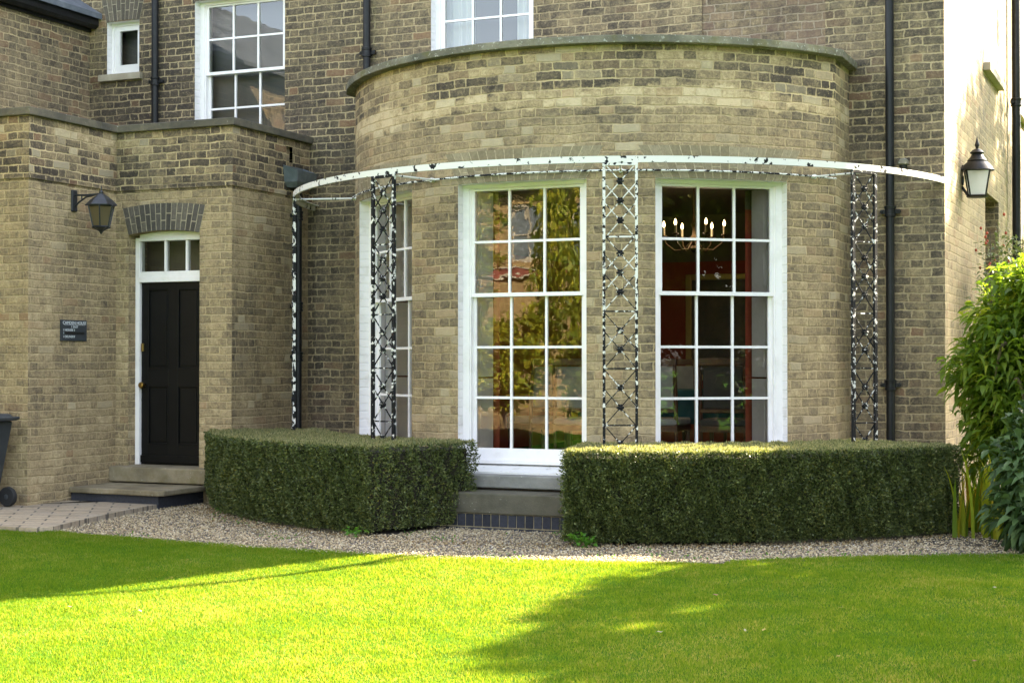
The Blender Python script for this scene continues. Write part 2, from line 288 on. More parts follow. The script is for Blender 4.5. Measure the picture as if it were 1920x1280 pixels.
# ------------------------------------------------------------------ mesh builder
class MB:
    def __init__(s): s.v=[]; s.f=[]; s.uv=[]; s.mi=[]
    def quad(s,pts,uv=None,mi=0):
        i=len(s.v); s.v+= [tuple(p) for p in pts]; s.f.append(tuple(range(i,i+len(pts)))); s.uv.append(uv or [(0,0)]*len(pts)); s.mi.append(mi)
    def box(s,F,u0,u1,d0,d1,z0,z1,mi=0,uvo=None):
        """box in a local frame F(u,d,z); d outward"""
        P=lambda a,b,c:F(a,b,c); c=[P(u0,d0,z0),P(u1,d0,z0),P(u1,d1,z0),P(u0,d1,z0),P(u0,d0,z1),P(u1,d0,z1),P(u1,d1,z1),P(u0,d1,z1)]
        i=len(s.v); s.v+=[tuple(x) for x in c]
        U=[(u0,z0),(u1,z0),(u1,z1),(u0,z1)]
        for fc,uv in [((3,2,6,7),U),((1,0,4,5),[(u1+9,z0),(u0+9,z0),(u0+9,z1),(u1+9,z1)]),((0,3,7,4),[(d0,z0),(d1,z0),(d1,z1),(d0,z1)]),((2,1,5,6),[(d1,z0),(d0,z0),(d0,z1),(d1,z1)]),((7,6,5,4),[(u0,d1),(u1,d1),(u1,d0),(u0,d0)]),((0,1,2,3),[(u0,d0),(u1,d0),(u1,d1),(u0,d1)])]:
            s.f.append(tuple(i+k for k in fc)); s.uv.append(uv); s.mi.append(mi)
    def hexa(s,b,t,mi=0):
        """bottom quad b, top quad t"""
        i=len(s.v); s.v+=[tuple(x) for x in list(b)+list(t)]; n=len(b)
        s.f.append(tuple(i+k for k in reversed(range(n)))); s.f.append(tuple(i+n+k for k in range(n)))
        for k in range(n): s.f.append((i+k,i+(k+1)%n,i+n+(k+1)%n,i+n+k))
        for _ in range(n+2): s.uv.append(None); s.mi.append(mi)
    def tube(s,pts,r,n=8,mi=0,cap=True):
        pts=[Vector(p) for p in pts]; rs=r if hasattr(r,'__len__') else [r]*len(pts); i0=len(s.v); up=None
        for k,p in enumerate(pts):
            t=(pts[min(k+1,len(pts)-1)]-pts[max(k-1,0)]).normalized()
            if up is None: up=Vector((0,0,1)) if abs(t.z)<.9 else Vector((1,0,0))
            a=t.cross(up).normalized(); b=a.cross(t).normalized(); up=b
            for j in range(n):
                g=2*pi*j/n; s.v.append(tuple(p+a*cos(g)*rs[k]+b*sin(g)*rs[k]))
        for k in range(len(pts)-1):
            for j in range(n):
                a=i0+k*n+j; b=i0+k*n+(j+1)%n; s.f.append((a,b,b+n,a+n)); s.uv.append(None); s.mi.append(mi)
        if cap:
            s.f.append(tuple(i0+j for j in reversed(range(n)))); s.uv.append(None); s.mi.append(mi)
            s.f.append(tuple(i0+(len(pts)-1)*n+j for j in range(n))); s.uv.append(None); s.mi.append(mi)
    def lathe(s,c,prof,n=20,mi=0,ax='z'):
        """profile [(r,z)] around vertical axis through c"""
        i0=len(s.v); c=Vector(c)
        for r,z in prof:
            for j in range(n):
                g=2*pi*(j+.5)/n
                if ax=='z': s.v.append((c.x+r*cos(g),c.y+r*sin(g),c.z+z))
                elif ax=='y': s.v.append((c.x+r*cos(g),c.y+z,c.z+r*sin(g)))
                else: s.v.append((c.x+z,c.y+r*cos(g),c.z+r*sin(g)))
        for k in range(len(prof)-1):
            for j in range(n):
                a=i0+k*n+j; b=i0+k*n+(j+1)%n; s.f.append((a,b,b+n,a+n)); s.uv.append(None); s.mi.append(mi)
        s.f.append(tuple(i0+j for j in reversed(range(n)))); s.uv.append(None); s.mi.append(mi)
        s.f.append(tuple(i0+(len(prof)-1)*n+j for j in range(n))); s.uv.append(None); s.mi.append(mi)
    def build(s,name,mats,parent=None,smooth=False,bevel=0,base=None):
        me=bpy.data.meshes.new(name); v=s.v
        if base is not None: v=[(a-base[0],b-base[1],c-base[2]) for a,b,c in v]
        me.from_pydata(v,[],s.f)
        ul=me.uv_layers.new(name='UVMap'); flat=[]
        for fc,uv in zip(s.f,s.uv):
            if uv is None: uv=[(0,0)]*len(fc)
            for q in uv: flat+=[q[0],q[1]]
        ul.data.foreach_set('uv',flat)
        mats=mats if isinstance(mats,list) else [mats]
        for m in mats: me.materials.append(m)
        me.polygons.foreach_set('material_index',s.mi)
        if smooth: me.polygons.foreach_set('use_smooth',[True]*len(s.f))
        me.update(); o=bpy.data.objects.new(name,me); COL.objects.link(o)
        if base is not None: o.location=base
        if parent is not None: o.parent=parent
        if bevel:
            b=o.modifiers.new('bevel','BEVEL'); b.width=bevel; b.segments=2; b.limit_method='ANGLE'
        if smooth:
            try: me.set_sharp_from_angle(angle=R_(40))
            except Exception: pass
        return o
def np_mesh(name,V,Fq,mats,parent=None,mi=None):
    """fast mesh: V (n,3), Fq (m,k)"""
    me=bpy.data.meshes.new(name); m,k=Fq.shape
    me.vertices.add(len(V)); me.vertices.foreach_set('co',np.ascontiguousarray(V,dtype=np.float32).ravel())
    me.loops.add(m*k); me.loops.foreach_set('vertex_index',np.ascontiguousarray(Fq,dtype=np.int32).ravel())
    me.polygons.add(m); me.polygons.foreach_set('loop_start',np.arange(0,m*k,k,dtype=np.int32)); 
    try: me.polygons.foreach_set('loop_total',np.full(m,k,dtype=np.int32))
    except Exception: pass
    for q in (mats if isinstance(mats,list) else [mats]): me.materials.append(q)
    if mi is not None: me.polygons.foreach_set('material_index',np.asarray(mi,dtype=np.int32))
    me.update(calc_edges=True); me.validate(); o=bpy.data.objects.new(name,me); COL.objects.link(o)
    if parent is not None: o.parent=parent
    return o
def tag(o,label,cat,group=None,kind=None):
    if label: o['label']=label
    if cat: o['category']=cat
    if group: o['group']=group
    if kind: o['kind']=kind
    return o
def thing(name,label,cat,loc=(0,0,0),group=None):
    o=bpy.data.objects.new(name,None); o.empty_display_size=.2; COL.objects.link(o); o.location=loc; tag(o,label,cat,group); return o
class Sub:
    """parent proxy: keeps world coordinates of children when the thing's Empty is at its base"""
def kids_world(root):
    # children were modelled in world coordinates: shift them so that parenting to an empty at its base keeps them in place
    l=Vector(root.location)
    for c in root.children:
        c.location=Vector(c.location)-l
def frame(O,t,n):
    return lambda u,d,z:(O[0]+t[0]*u+n[0]*d,O[1]+t[1]*u+n[1]*d,z)
FW=frame((0,0),(1,0),(0,-1))             # world x, outwards -y
def boxw(mb,x0,x1,y0,y1,z0,z1,mi=0): mb.box(FW,x0,x1,-y1,-y0,z0,z1,mi)

# ------------------------------------------------------------------ key dimensions
X0,Y0=-3.2025,.5903; RB=2.652; RR=3.2445; BE=38.0; AL=12.83; PHE=63.1
HW=RB*sin(R_(AL)); DCH=RB*cos(R_(AL)); ZH=2.887; ZS=.44
XP,YP=-6.471,-1.416; XL,YL=-7.832,-2.70; XW=-9.293; HT=6.9; HD=14.
def cyl(Rr,phi,z): a=R_(phi); return (X0+Rr*sin(a),Y0-Rr*cos(a),z)

house=thing('brick_house','large house of weathered yellow-brown brick with a round bay and black side door','house',(0,0,0))

def panel(mb,F,u0,u1,z0,z1,holes=(),d=0,mi=0,uoff=0):
    us=sorted({u0,u1,*[h[0] for h in holes],*[h[1] for h in holes]}); zs=sorted({z0,z1,*[h[2] for h in holes],*[h[3] for h in holes]})
    us=[u for u in us if u0<=u<=u1]; zs=[z for z in zs if z0<=z<=z1]
    for a,b in zip(us,us[1:]):
        for c,e in zip(zs,zs[1:]):
            m=((a+b)/2,(c+e)/2)
            if any(h[0]<m[0]<h[1] and h[2]<m[1]<h[3] for h in holes): continue
            mb.quad([F(a,d,c),F(b,d,c),F(b,d,e),F(a,d,e)],[(a+uoff,c),(b+uoff,c),(b+uoff,e),(a+uoff,e)],mi)
# ---- main wall (y=0)
ULW=(-7.888,-6.757,3.30,5.26); UCW=(-5.042,-3.923,3.30,5.80); SMW=(-9.053,-8.620,4.545,5.13); INF=(-2.21,-1.05,4.05,5.6)
mb=MB(); XB0=X0-RB*sin(R_(PHE)); XB1=X0+RB*sin(R_(PHE))
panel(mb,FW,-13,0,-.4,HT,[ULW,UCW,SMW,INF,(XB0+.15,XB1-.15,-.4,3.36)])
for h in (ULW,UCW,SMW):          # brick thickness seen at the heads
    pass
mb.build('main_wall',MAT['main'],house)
mb=MB(); panel(mb,FW,INF[0],INF[1],INF[2],INF[3],d=-.014,uoff=.11)
for a in (INF[0],INF[1]): mb.quad([FW(a,0,INF[2]),FW(a,-.014,INF[2]),FW(a,-.014,INF[3]),FW(a,0,INF[3])],[(0,4),(.1,4),(.1,5),(0,5)])
o=mb.build('blocked_window',MAT['infill'],house); o['label']='bricked-up window with redder bricks'
# ---- side wall (x=0, facing +x)
FS=frame((0,0),(0,1),(1,0)); SW1=(2.93,4.10,4.50,6.4); SW2=(5.95,7.12,4.50,6.4); NIC=(2.94,4.2,.35,3.16)
mb=MB(); panel(mb,FS,0,HD,-.4,HT,[SW1,SW2,NIC]); mb.build('side_wall',MAT['side'],house)
mb=MB()
panel(mb,FS,NIC[0],NIC[1],NIC[2],NIC[3]+.2,d=-.18)
for a,s in ((NIC[0],1),(NIC[1],-1)): mb.quad([FS(a,0,NIC[2]),FS(a,-.18,NIC[2]),FS(a,-.18,NIC[3]),FS(a,0,NIC[3])],[(0,NIC[2]),(.18,NIC[2]),(.18,NIC[3]),(0,NIC[3])])
mb.quad([FS(NIC[0],0,NIC[3]),FS(NIC[1],0,NIC[3]),FS(NIC[1],-.18,NIC[3]),FS(NIC[0],-.18,NIC[3])],[(0,0),(1,0),(1,.18),(0,.18)])
mb.build('wall_recess',MAT['main'],house)
# back and far sides, roof of the main block (off frame, casts the shadow)
mb=MB(); FBk=frame((0,HD),(-1,0),(0,1)); panel(mb,FBk,0,13,-.4,HT); FBl=frame((-13,0),(0,-1),(-1,0)); panel(mb,FBl,-HD,0,-.4,HT); mb.build('rear_wall',MAT['main'],house)
mb=MB(); e=.25; b=[(-13-e,-e,HT),(e,-e,HT),(e,HD+e,HT),(-13-e,HD+e,HT)]; mb.hexa(b,[(p[0],p[1],HT+.12) for p in b]); rz=HT+1.6
mb.quad([(e,-e,HT+.122),(e,HD+e,HT+.122),(-5,8.5,rz),(-5,5.5,rz)]); mb.quad([(-13-e,-e,HT+.122),(e,-e,HT+.122),(-5,5.5,rz),(-8,5.5,rz)])
mb.quad([(e,HD+e,HT+.122),(-13-e,HD+e,HT+.122),(-8,8.5,rz),(-5,8.5,rz)]); mb.quad([(-13-e,HD+e,HT+.122),(-13-e,-e,HT+.122),(-8,5.5,rz),(-8,8.5,rz)])
mb.quad([(-5,5.5,rz),(-5,8.5,rz),(-8,8.5,rz),(-8,5.5,rz)])
mb.build('roof',MAT['slate'],house)
# ---- left wing
WY=-8.5; FWg=frame((XW,0),(0,1),(1,0)); mb=MB(); panel(mb,FWg,WY,0,-.4,5.16); FWf=frame((0,WY),(1,0),(0,-1)); panel(mb,FWf,-13.5,XW,-.4,5.16)
o=mb.build('wing_wall',MAT['wing'],house)
mb=MB(); mb.hexa([(-9.12,WY-.1,5.17),(-9.12,-.004,5.17),(-11.6,-.004,6.7),(-11.6,WY-.1,6.7)],[(-9.12,WY-.1,5.23),(-9.12,-.004,5.23),(-11.6,-.004,6.76),(-11.6,WY-.1,6.76)]); mb.build('wing_roof',MAT['slate'],house)
mb=MB(); pr=[(.0,-.02),(.0,-.09),(.035,-.115),(.085,-.115),(.12,-.085),(.12,0),(.108,0),(.108,-.07),(.08,-.1),(.03,-.1),(.012,-.08),(.012,-.02)]
A=[(XW+.012+a,WY-.1,5.185+b) for a,b in pr]; B=[(XW+.012+a,-.01,5.185+b) for a,b in pr]; i=len(mb.v)
mb.hexa(A,B); mb.build('gutter',MAT['pipe'],house)
mb=MB(); boxw(mb,XW+.001,XW+.03,WY,-.01,5.04,5.16); mb.build('fascia',MAT['pipe'],house)

# ---- bay
mb=MB()
phis=set(np.round(np.arange(-PHE,PHE+.01,2.0),3))|{-PHE,PHE}
op=[(k*BE-AL,k*BE+AL) for k in (-1,0,1)]
for a,b in op: phis|={a,b}; phis={p for p in phis if p in(a,b) or not(a-.3<p<a+.3 or b-.3<p<b+.3)}
ph=sorted(phis); zz=[-.2,ZS,ZH,3.0,3.6,3.991]
for a,b in zip(ph,ph[1:]):
    m=(a+b)/2
    for c,e in zip(zz,zz[1:]):
        if c>=ZS-.01 and e<=ZH+.01 and any(x<m<y for x,y in op): continue
        ua,ub=RB*R_(a),RB*R_(b)
        mb.quad([cyl(RB,a,c),cyl(RB,b,c),cyl(RB,b,e),cyl(RB,a,e)],[(ua,c),(ub,c),(ub,e),(ua,e)])
ye=Y0-RB*cos(R_(PHE))
for s in (-1,1):
    xe=X0+s*RB*sin(R_(PHE)); F=frame((xe,ye),(0,1),(s,0)) if s>0 else frame((xe,0),(0,-1),(s,0))
    mb.quad([F(0,0,-.2),F(-ye,0,-.2),F(-ye,0,4.0),F(0,0,4.0)],[(3.0,-.2),(3.0-ye,-.2),(3.0-ye,4),(3.0,4)])
bay=mb.build('bay_wall',MAT['bay'],house)
def arcpoly(Rr,p,n,xoff,yend=-.004):
    L=[cyl(Rr,-p+2*p*i/n,0)[:2] for i in range(n+1)]
    L=[(L[0][0],yend)]+L+[(L[-1][0],yend)]
    return L
def prism(mb,L,z0,z1,mi=0): mb.hexa([(x,y,z0) for x,y in L],[(x,y,z1) for x,y in L],mi)
mb=MB(); prism(mb,arcpoly(2.742,PHE-.1,96,0),3.992,4.056); o=mb.build('bay_coping',MAT['coping'],bay,bevel=.006)
mb=MB(); prism(mb,arcpoly(2.45,PHE-1,40,0),4.057,4.07); mb.build('bay_roof',MAT['lead'],bay)
mb=MB(); mb.quad([(-2.05,-.002,4.12),(-1.18,-.002,4.12),(-1.3,-.002,4.30),(-1.9,-.002,4.22)]); 

# ---- arches of voussoirs
def arch(name,F,hb,ht,z0,rise,h,n,mat,parent,proud=.004,gap=.0045,back=True,mor='mortar'):
    g=MB()
    for j in range(n):
        t0=-1+2*j/n; t1=-1+2*(j+1)/n
        cuts=[0,1] 
        q=(.34,.67) if j%2 else (.62,); cuts=[0,*q,1] if j%2==0 else [0,.36,1]
        for c0,c1 in zip(cuts,cuts[1:]):
            def P(t,c,sg,sc_):
                u=t*(hb+(ht-hb)*c)+sg*gap; zz_=z0+rise*(1-t*t)+h*c+(sc_*gap if True else 0); return u,zz_
            pts=[P(t0,c0,1,1 if c0 else 0),P(t1,c0,-1,1 if c0 else 0),P(t1,c1,-1,-1 if c1<1 else 0),P(t0,c1,1,-1 if c1<1 else 0)]
            jj=random.uniform(-.001,.001)
            fr=[F(u,proud+jj,z) for u,z in pts]; bk=[F(u,-.01,z) for u,z in pts]
            g.hexa(bk,fr)
    o=g.build(name,MAT[mat],parent)
    if back:
        m=MB()
        for j in range(n):
            t0=-1+2*j/n; t1=-1+2*(j+1)/n
            m.quad([F(t0*hb,proud-.002,z0+rise*(1-t0*t0)),F(t1*hb,proud-.002,z0+rise*(1-t1*t1)),F(t1*ht,proud-.002,z0+h+rise*(1-t1*t1)),F(t0*ht,proud-.002,z0+h+rise*(1-t0*t0))])
        m.build('arch_mortar',MAT[mor],o)
    return o
MAT['mortbay']=simple('mortar_buff',(.44,.37,.23),.95,c2=(.24,.20,.13),nsc=20,bstr=.5)
for k in (-1,0,1):
    def FC(u,d,z,k=k): a=R_(k*BE)+u/RB; return (X0+(RB+d)*sin(a),Y0-(RB+d)*cos(a),z)
    arch('window_arch',FC,HW,HW+.15,ZH,0.0,.27,17,'vbay',house,mor='mortbay',proud=.003)

# ---- sash windows
def sash(mb,F,u0,u1,z0,z1,cols,rows,d0,d1,st=.042,top=.04,bot=.04,bar=.021):
    mb.box(F,u0,u0+st,d0,d1,z0,z1); mb.box(F,u1-st,u1,d0,d1,z0,z1)
    mb.box(F,u0+st,u1-st,d0,d1,z0,z0+bot); mb.box(F,u0+st,u1-st,d0,d1,z1-top,z1)
    a,b=u0+st,u1-st; c,e=z0+bot,z1-top; dm=(d0+d1)/2
    for i in range(1,cols):
        x=a+(b-a)*i/cols; mb.box(F,x-bar/2,x+bar/2,d0+.004,d1-.004,c,e)
    for j in range(1,rows):
        z=c+(e-c)*j/rows; mb.box(F,a,b,d0+.006,d1-.006,z-bar/2,z+bar/2)
    return dm,(a,b,c,e)
def pane(F,a,b,c,e,d,parent,th=.004):
    g=MB(); g.quad([F(a-.005,d,c-.005),F(b+.005,d,c-.005),F(b+.005,d,e+.005),F(a-.005,d,e+.005)]); return g.build('glass_pane',MAT['glass'],parent)
def sash_window(F,hw,zb,zt,fd,zm,rt,rb,glz_top,glz_bot,fw=.075,head=.03,sillp=.02,reveal='pbrick',parent=house,label=None,shutters=False,rev=0.0,cols=3):
    """F local frame centred on the opening, fd = depth (neg) of the frame face"""
    g=MB()
    for s in (-1,1):
        a,b=sorted((s*hw,s*(hw-fw))); g.box(F,a,b,fd-.13,fd,zb,zt)
        a,b=sorted((s*(hw-fw),s*(hw-fw-.012))); g.box(F,a,b,fd-.13,fd-.012,zb,zt)   # staff bead
    g.box(F,-hw+fw,hw-fw,fd-.13,fd,zt-head,zt)
    g.box(F,-hw+fw,hw-fw,fd-.13,fd-.004,zb,zb+.03)
    w=g.build('window',MAT['white'],parent)
    if label: w['label']=label
    iu=hw-fw; us=fd-.020
    g=MB(); top=zt-head-.001
    dm,(a,b,c,e)=sash(g,F,-iu,iu,zm-.018,top,cols,rt,us-.036,us,bot=.032,top=max(.02,top-glz_top)); g.build('upper_sash',MAT['white'],w); pane(F,a,b,c,e,dm,w)
    us2=us-.040; g=MB()
    dm,(a,b,c,e)=sash(g,F,-iu,iu,zb+.03,zm+.016,cols,rb,us2-.036,us2,bot=glz_bot-zb-.03,top=.034); g.build('lower_sash',MAT['white'],w); pane(F,a,b,c,e,dm,w)
    # horns
    # painted reveals
    g=MB()
    for s in (-1,1):
        g.quad([F(s*(hw+.0005),.0,zb),F(s*(hw+.0005),fd-.13,zb),F(s*(hw+.0005),fd-.13,zt),F(s*(hw+.0005),.0,zt)])
    g.quad([F(-hw,.0,zt+.0005),F(hw,.0,zt+.0005),F(hw,fd-.13,zt+.0005),F(-hw,fd-.13,zt+.0005)])
    g.build('painted_reveal',MAT[reveal],w)
    return w
for k,lab in ((-1,'tall white sash window on the left side of the bay'),(0,'tall white sash window in the middle of the bay'),(1,'tall white sash window on the right side of the bay')):
    a=R_(k*BE); n=(sin(a),-cos(a)); t=(cos(a),sin(a)); O=(X0+n[0]*DCH,Y0+n[1]*DCH); F=frame(O,t,n)
    w=sash_window(F,HW,.495,ZH,-.10,1.942,2,3,2.835,.625,label=lab,fw=.060)
    # head soffit out to the curved wall face, and the sloping sill
    g=MB(); N=10
    L=[]
    for i in range(N+1):
        f=-AL+2*AL*i/N; L.append((RB*sin(R_(f)),RB*cos(R_(f))-DCH))
    for (u0,d0),(u1,d1) in zip(L,L[1:]): g.quad([F(u0,d0,ZH),F(u1,d1,ZH),F(u1,-.001,ZH+.0003),F(u0,-.001,ZH+.0003)])
    g.build('head_soffit',MAT['white'],w)
    g=MB(); g.hexa([F(-HW+.002,-.20,.40),F(HW-.002,-.20,.40),F(HW+.03,.03,.40),F(HW+.03,.075,.40),F(.3,.11,.40),F(-.3,.11,.40),F(-HW-.03,.075,.40),F(-HW-.03,.03,.40)],[F(-HW+.002,-.20,.494),F(HW-.002,-.20,.494),F(HW+.03,.03,.455),F(HW+.03,.075,.445),F(.3,.11,.440),F(-.3,.11,.440),F(-HW-.03,.075,.445),F(-HW-.03,.03,.455)])
    g.build('sill',MAT['creamjoint'],w)
    # inner shutters (panelled, folded back)
    for s in (-1,1):
        g=MB()
        for z0,z1 in ((.50,1.22),(1.235,1.93),(1.945,2.86)):
            g.hexa([F(s*.512,-.245,z0),F(s*.512,-.225,z0) if 0 else F(s*.535,-.245,z0),F(s*.505,-.50,z0),F(s*.482,-.50,z0)],[F(s*.512,-.245,z1),F(s*.535,-.245,z1),F(s*.505,-.50,z1),F(s*.482,-.50,z1)])
            for q0,q1 in ((.28,.46),):  # raised panel
                uu=lambda q:.512-(q-.245)/.255*.03-.003
                g.hexa([F(s*uu(.29),-.29,z0+.07),F(s*(uu(.29)+.01),-.29,z0+.07),F(s*(uu(.455)+.01),-.455,z0+.07),F(s*uu(.455),-.455,z0+.07)],[F(s*uu(.29),-.29,z1-.07),F(s*(uu(.29)+.01),-.29,z1-.07),F(s*(uu(.455)+.01),-.455,z1-.07),F(s*uu(.455),-.455,z1-.07)])
        g.build('shutter',MAT['white'],w)
    g=MB(); g.quad([F(-.59,-.23,2.87),F(.59,-.23,2.87),F(.56,-.52,2.87),F(-.56,-.52,2.87)]); g.build('head_board',MAT['white'],w); g=MB(); g.quad([F(-.59,-.24,.50),F(.59,-.24,.50),F(.5,-.52,.50),F(-.5,-.52,.50)])
    g.build('window_board',MAT['white'],w)
# upper windows
F=frame((-7.3225,0),(1,0),(0,-1)); w=sash_window(F,.5655,3.30,5.26,-.10,4.49,2,3,5.215,3.38,fw=.055,label='upper white sash window behind the porch parapet')
F=frame((-4.4825,0),(1,0),(0,-1)); w=sash_window(F,.5595,3.30,5.80,-.10,4.425,3,3,5.56,3.38,fw=.055,label='upper white sash window above the bay')
F=frame((0,3.515),(0,1),(1,0)); w=sash_window(F,.585,4.50,6.40,-.11,5.45,2,2,6.3,4.6,fw=.06,label='sash window in the sunlit side wall, nearest the corner')
g=MB(); g.box(F,-.68,.72,-.02,.07,4.42,4.499); g.build('sill',MAT['sillst'],w)
F=frame((0,6.535),(0,1),(1,0)); w=sash_window(F,.585,4.50,6.40,-.11,5.45,2,2,6.3,4.6,fw=.06,label='sash window in the side wall, further from the corner')
g=MB(); g.box(F,-.68,.72,-.02,.07,4.42,4.499); g.build('sill',MAT['sillst'],w)
# small window
F=frame((-8.8365,0),(1,0),(0,-1)); g=MB(); hw=.2165; zb,zt=4.545,5.13
g.box(F,-hw,-hw+.03,-.16,-.09,zb,zt); g.box(F,hw-.03,hw,-.16,-.09,zb,zt); g.box(F,-hw+.03,hw-.03,-.16,-.09,zt-.03,zt); g.box(F,-hw+.03,hw-.03,-.16,-.09,zb,zb+.03)
sw=g.build('window',MAT['white'],house); sw['label']='small white casement window near the gutter'
g=MB(); dm,(a,b,c,e)=sash(g,F,-hw+.031,hw-.031,zb+.031,zt-.031,1,1,-.145,-.10,st=.065,top=.055,bot=.09); g.build('casement',MAT['white'],sw); pane(F,a,b,c,e,dm,sw)
g=MB()
for s in (-1,1): g.quad([F(s*hw,0,zb),F(s*hw,-.16,zb),F(s*hw,-.16,zt),F(s*hw,0,zt)])
g.quad([F(-hw,0,zt),F(hw,0,zt),F(hw,-.16,zt),F(-hw,-.16,zt)]); g.build('painted_reveal',MAT['pbrick'],sw)
g=MB(); g.box(F,-.30,.262,-.16,.055,4.47,4.544); g.build('sill',MAT['sillst'],sw,bevel=.005)
arch('window_arch',F,.225,.30,5.13,0.01,.30,9,'vmain',house)
F=frame((-7.3225,0),(1,0),(0,-1)); arch('window_arch',F,.57,.70,5.26,0.01,.30,17,'vmain',house)
# dark rooms / curtains behind the upper windows
g=MB()
for (a,b,c,e) in (ULW,UCW,SMW):
    boxw(g,a-.3,b+.3,.30,1.6,c-.1,e+.1)
FSx=FS
g.box(FS,2.6,7.5,-1.6,-.30,4.3,6.6)
g.build('dark_interior',MAT['dark'],house)
def curtain(F,u0,u1,z0,z1,d):
    g=MB(); n=int(abs(u1-u0)/.02)+2
    for i in range(n):
        a=u0+(u1-u0)*i/n; b=u0+(u1-u0)*(i+1)/n; f=lambda u:d+.02*sin(u*70)
        g.quad([F(a,f(a),z0),F(b,f(b),z0),F(b,f(b),z1),F(a,f(a),z1)])
    o=g.build('curtain',MAT['curtain'],house,smooth=True); return o
F=frame((-4.4825,0),(1,0),(0,-1)); curtain(F,-.53,-.20,3.35,5.7,-.27); curtain(F,.28,.53,3.35,5.7,-.27)

# ---- porch
ZU=3.06   # string line: brickwork above stands slightly proud
mb=MB(); DW=(-7.68,-6.84,.0,2.70)
Fp=frame((0,YP),(1,0),(0,-1)); panel(mb,Fp,XL,XP,-.1,ZU,[(DW[0],DW[1],-.1,2.655)])
panel(mb,Fp,XL,XP+.018,ZU,3.64,d=.018)
mb.quad([Fp(XL,0,ZU),Fp(XP,0,ZU),Fp(XP+.018,.018,ZU),Fp(XL,.018,ZU)],[(0,ZU)]*4)
Fs=frame((XP,0),(0,1),(1,0)); panel(mb,Fs,YP,0,-.1,ZU); panel(mb,Fs,YP-.018,0,ZU,3.64,[(-.46,-.34,3.40,3.56)],d=.018)
mb.quad([Fs(YP,0,ZU),Fs(0,0,ZU),Fs(0,.018,ZU),Fs(YP-.018,.018,ZU)],[(0,ZU)]*4)
Fl=frame((XL,0),(0,1),(1,0)); panel(mb,Fl,YL,YP,-.1,ZU); panel(mb,Fl,YL-.018,YP-.018,ZU,3.64,d=.018)
mb.quad([Fl(YL,0,ZU),Fl(YP,0,ZU),Fl(YP,.018,ZU),Fl(YL-.018,.018,ZU)],[(0,ZU)]*4)
Fb=frame((0,YL),(1,0),(0,-1)); panel(mb,Fb,XW,XL,-.1,ZU); panel(mb,Fb,XW,XL+.018,ZU,3.64,d=.018)
mb.quad([Fb(XW,0,ZU),Fb(XL,0,ZU),Fb(XL+.018,.018,ZU),Fb(XW,.018,ZU)],[(0,ZU)]*4)
# door jamb bricks
for a in (DW[0],DW[1]): mb.quad([Fp(a,0,.0),Fp(a,-.30,.0),Fp(a,-.30,2.70),Fp(a,0,2.70)],[(0,0),(.3,0),(.3,2.7),(0,2.7)])
for q in range(12):   # segmental opening head
    t0=-1+q/6; t1=-1+(q+1)/6; uc=(DW[0]+DW[1])/2; hw=.42; z=lambda t:2.62+.035*(1-t*t)
    mb.quad([Fp(uc+hw*t0,0,z(t0)),Fp(uc+hw*t1,0,z(t1)),Fp(uc+hw*t1,-.13,z(t1)),Fp(uc+hw*t0,-.13,z(t0))],[(0,2.6)]*4)
    mb.quad([Fp(uc+hw*t0,0,z(t0)),Fp(uc+hw*t1,0,z(t1)),Fp(uc+hw*t1,0,2.657),Fp(uc+hw*t0,0,2.657)],[(0,2.6)]*4)
# scupper hole box
mb.box(Fs,-.46,-.34,-.10,-.02,3.40,3.56)
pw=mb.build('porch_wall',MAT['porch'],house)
Farch=frame((-7.262,YP),(1,0),(0,-1)); arch('door_arch',Farch,.42,.49,2.622,.035,.265,15,'vdark',house,proud=.006,gap=.005)
mb=MB(); L=[(XP+.06,-.002),(XP+.06,YP-.06),(XL+.06,YP-.06),(XL+.06,YL-.06),(XW+.001,YL-.06),(XW+.001,-.002)]
prism(mb,L[::-1],3.635,3.708); mb.build('porch_coping',MAT['copingd'],pw,bevel=.008)
# door
Fd=frame((-7.25,YP),(1,0),(0,-1)); g=MB()
g.box(Fd,-.43,-.38,-.20,-.11,.345,2.60); g.box(Fd,.38,.41,-.20,-.11,.345,2.60); g.box(Fd,-.38,.38,-.20,-.11,2.565,2.66); g.box(Fd,-.38,.38,-.20,-.105,2.155,2.205); g.box(Fd,-.38,.38,-.20,-.118,2.206,2.262)
for u in (-.083,.170): g.box(Fd,u-.012,u+.012,-.18,-.125,2.263,2.564)
df=g.build('fanlight',MAT['white'],house,bevel=.003); 
g=MB(); g.quad([Fd(-.38,-.15,2.25),Fd(.38,-.15,2.25),Fd(.38,-.15,2.58),Fd(-.38,-.15,2.58)]); g.build('glass_pane',MAT['glass'],df)
g=MB(); boxw(g,-7.9,-6.6,YP+.5,YP+1.3,0,2.9); g.build('hall_interior',MAT['frieze'],df)
g=MB(); D0,D1=-.205,-.145
g.box(Fd,-.379,.379,D0,D1-.018,.352,2.153)
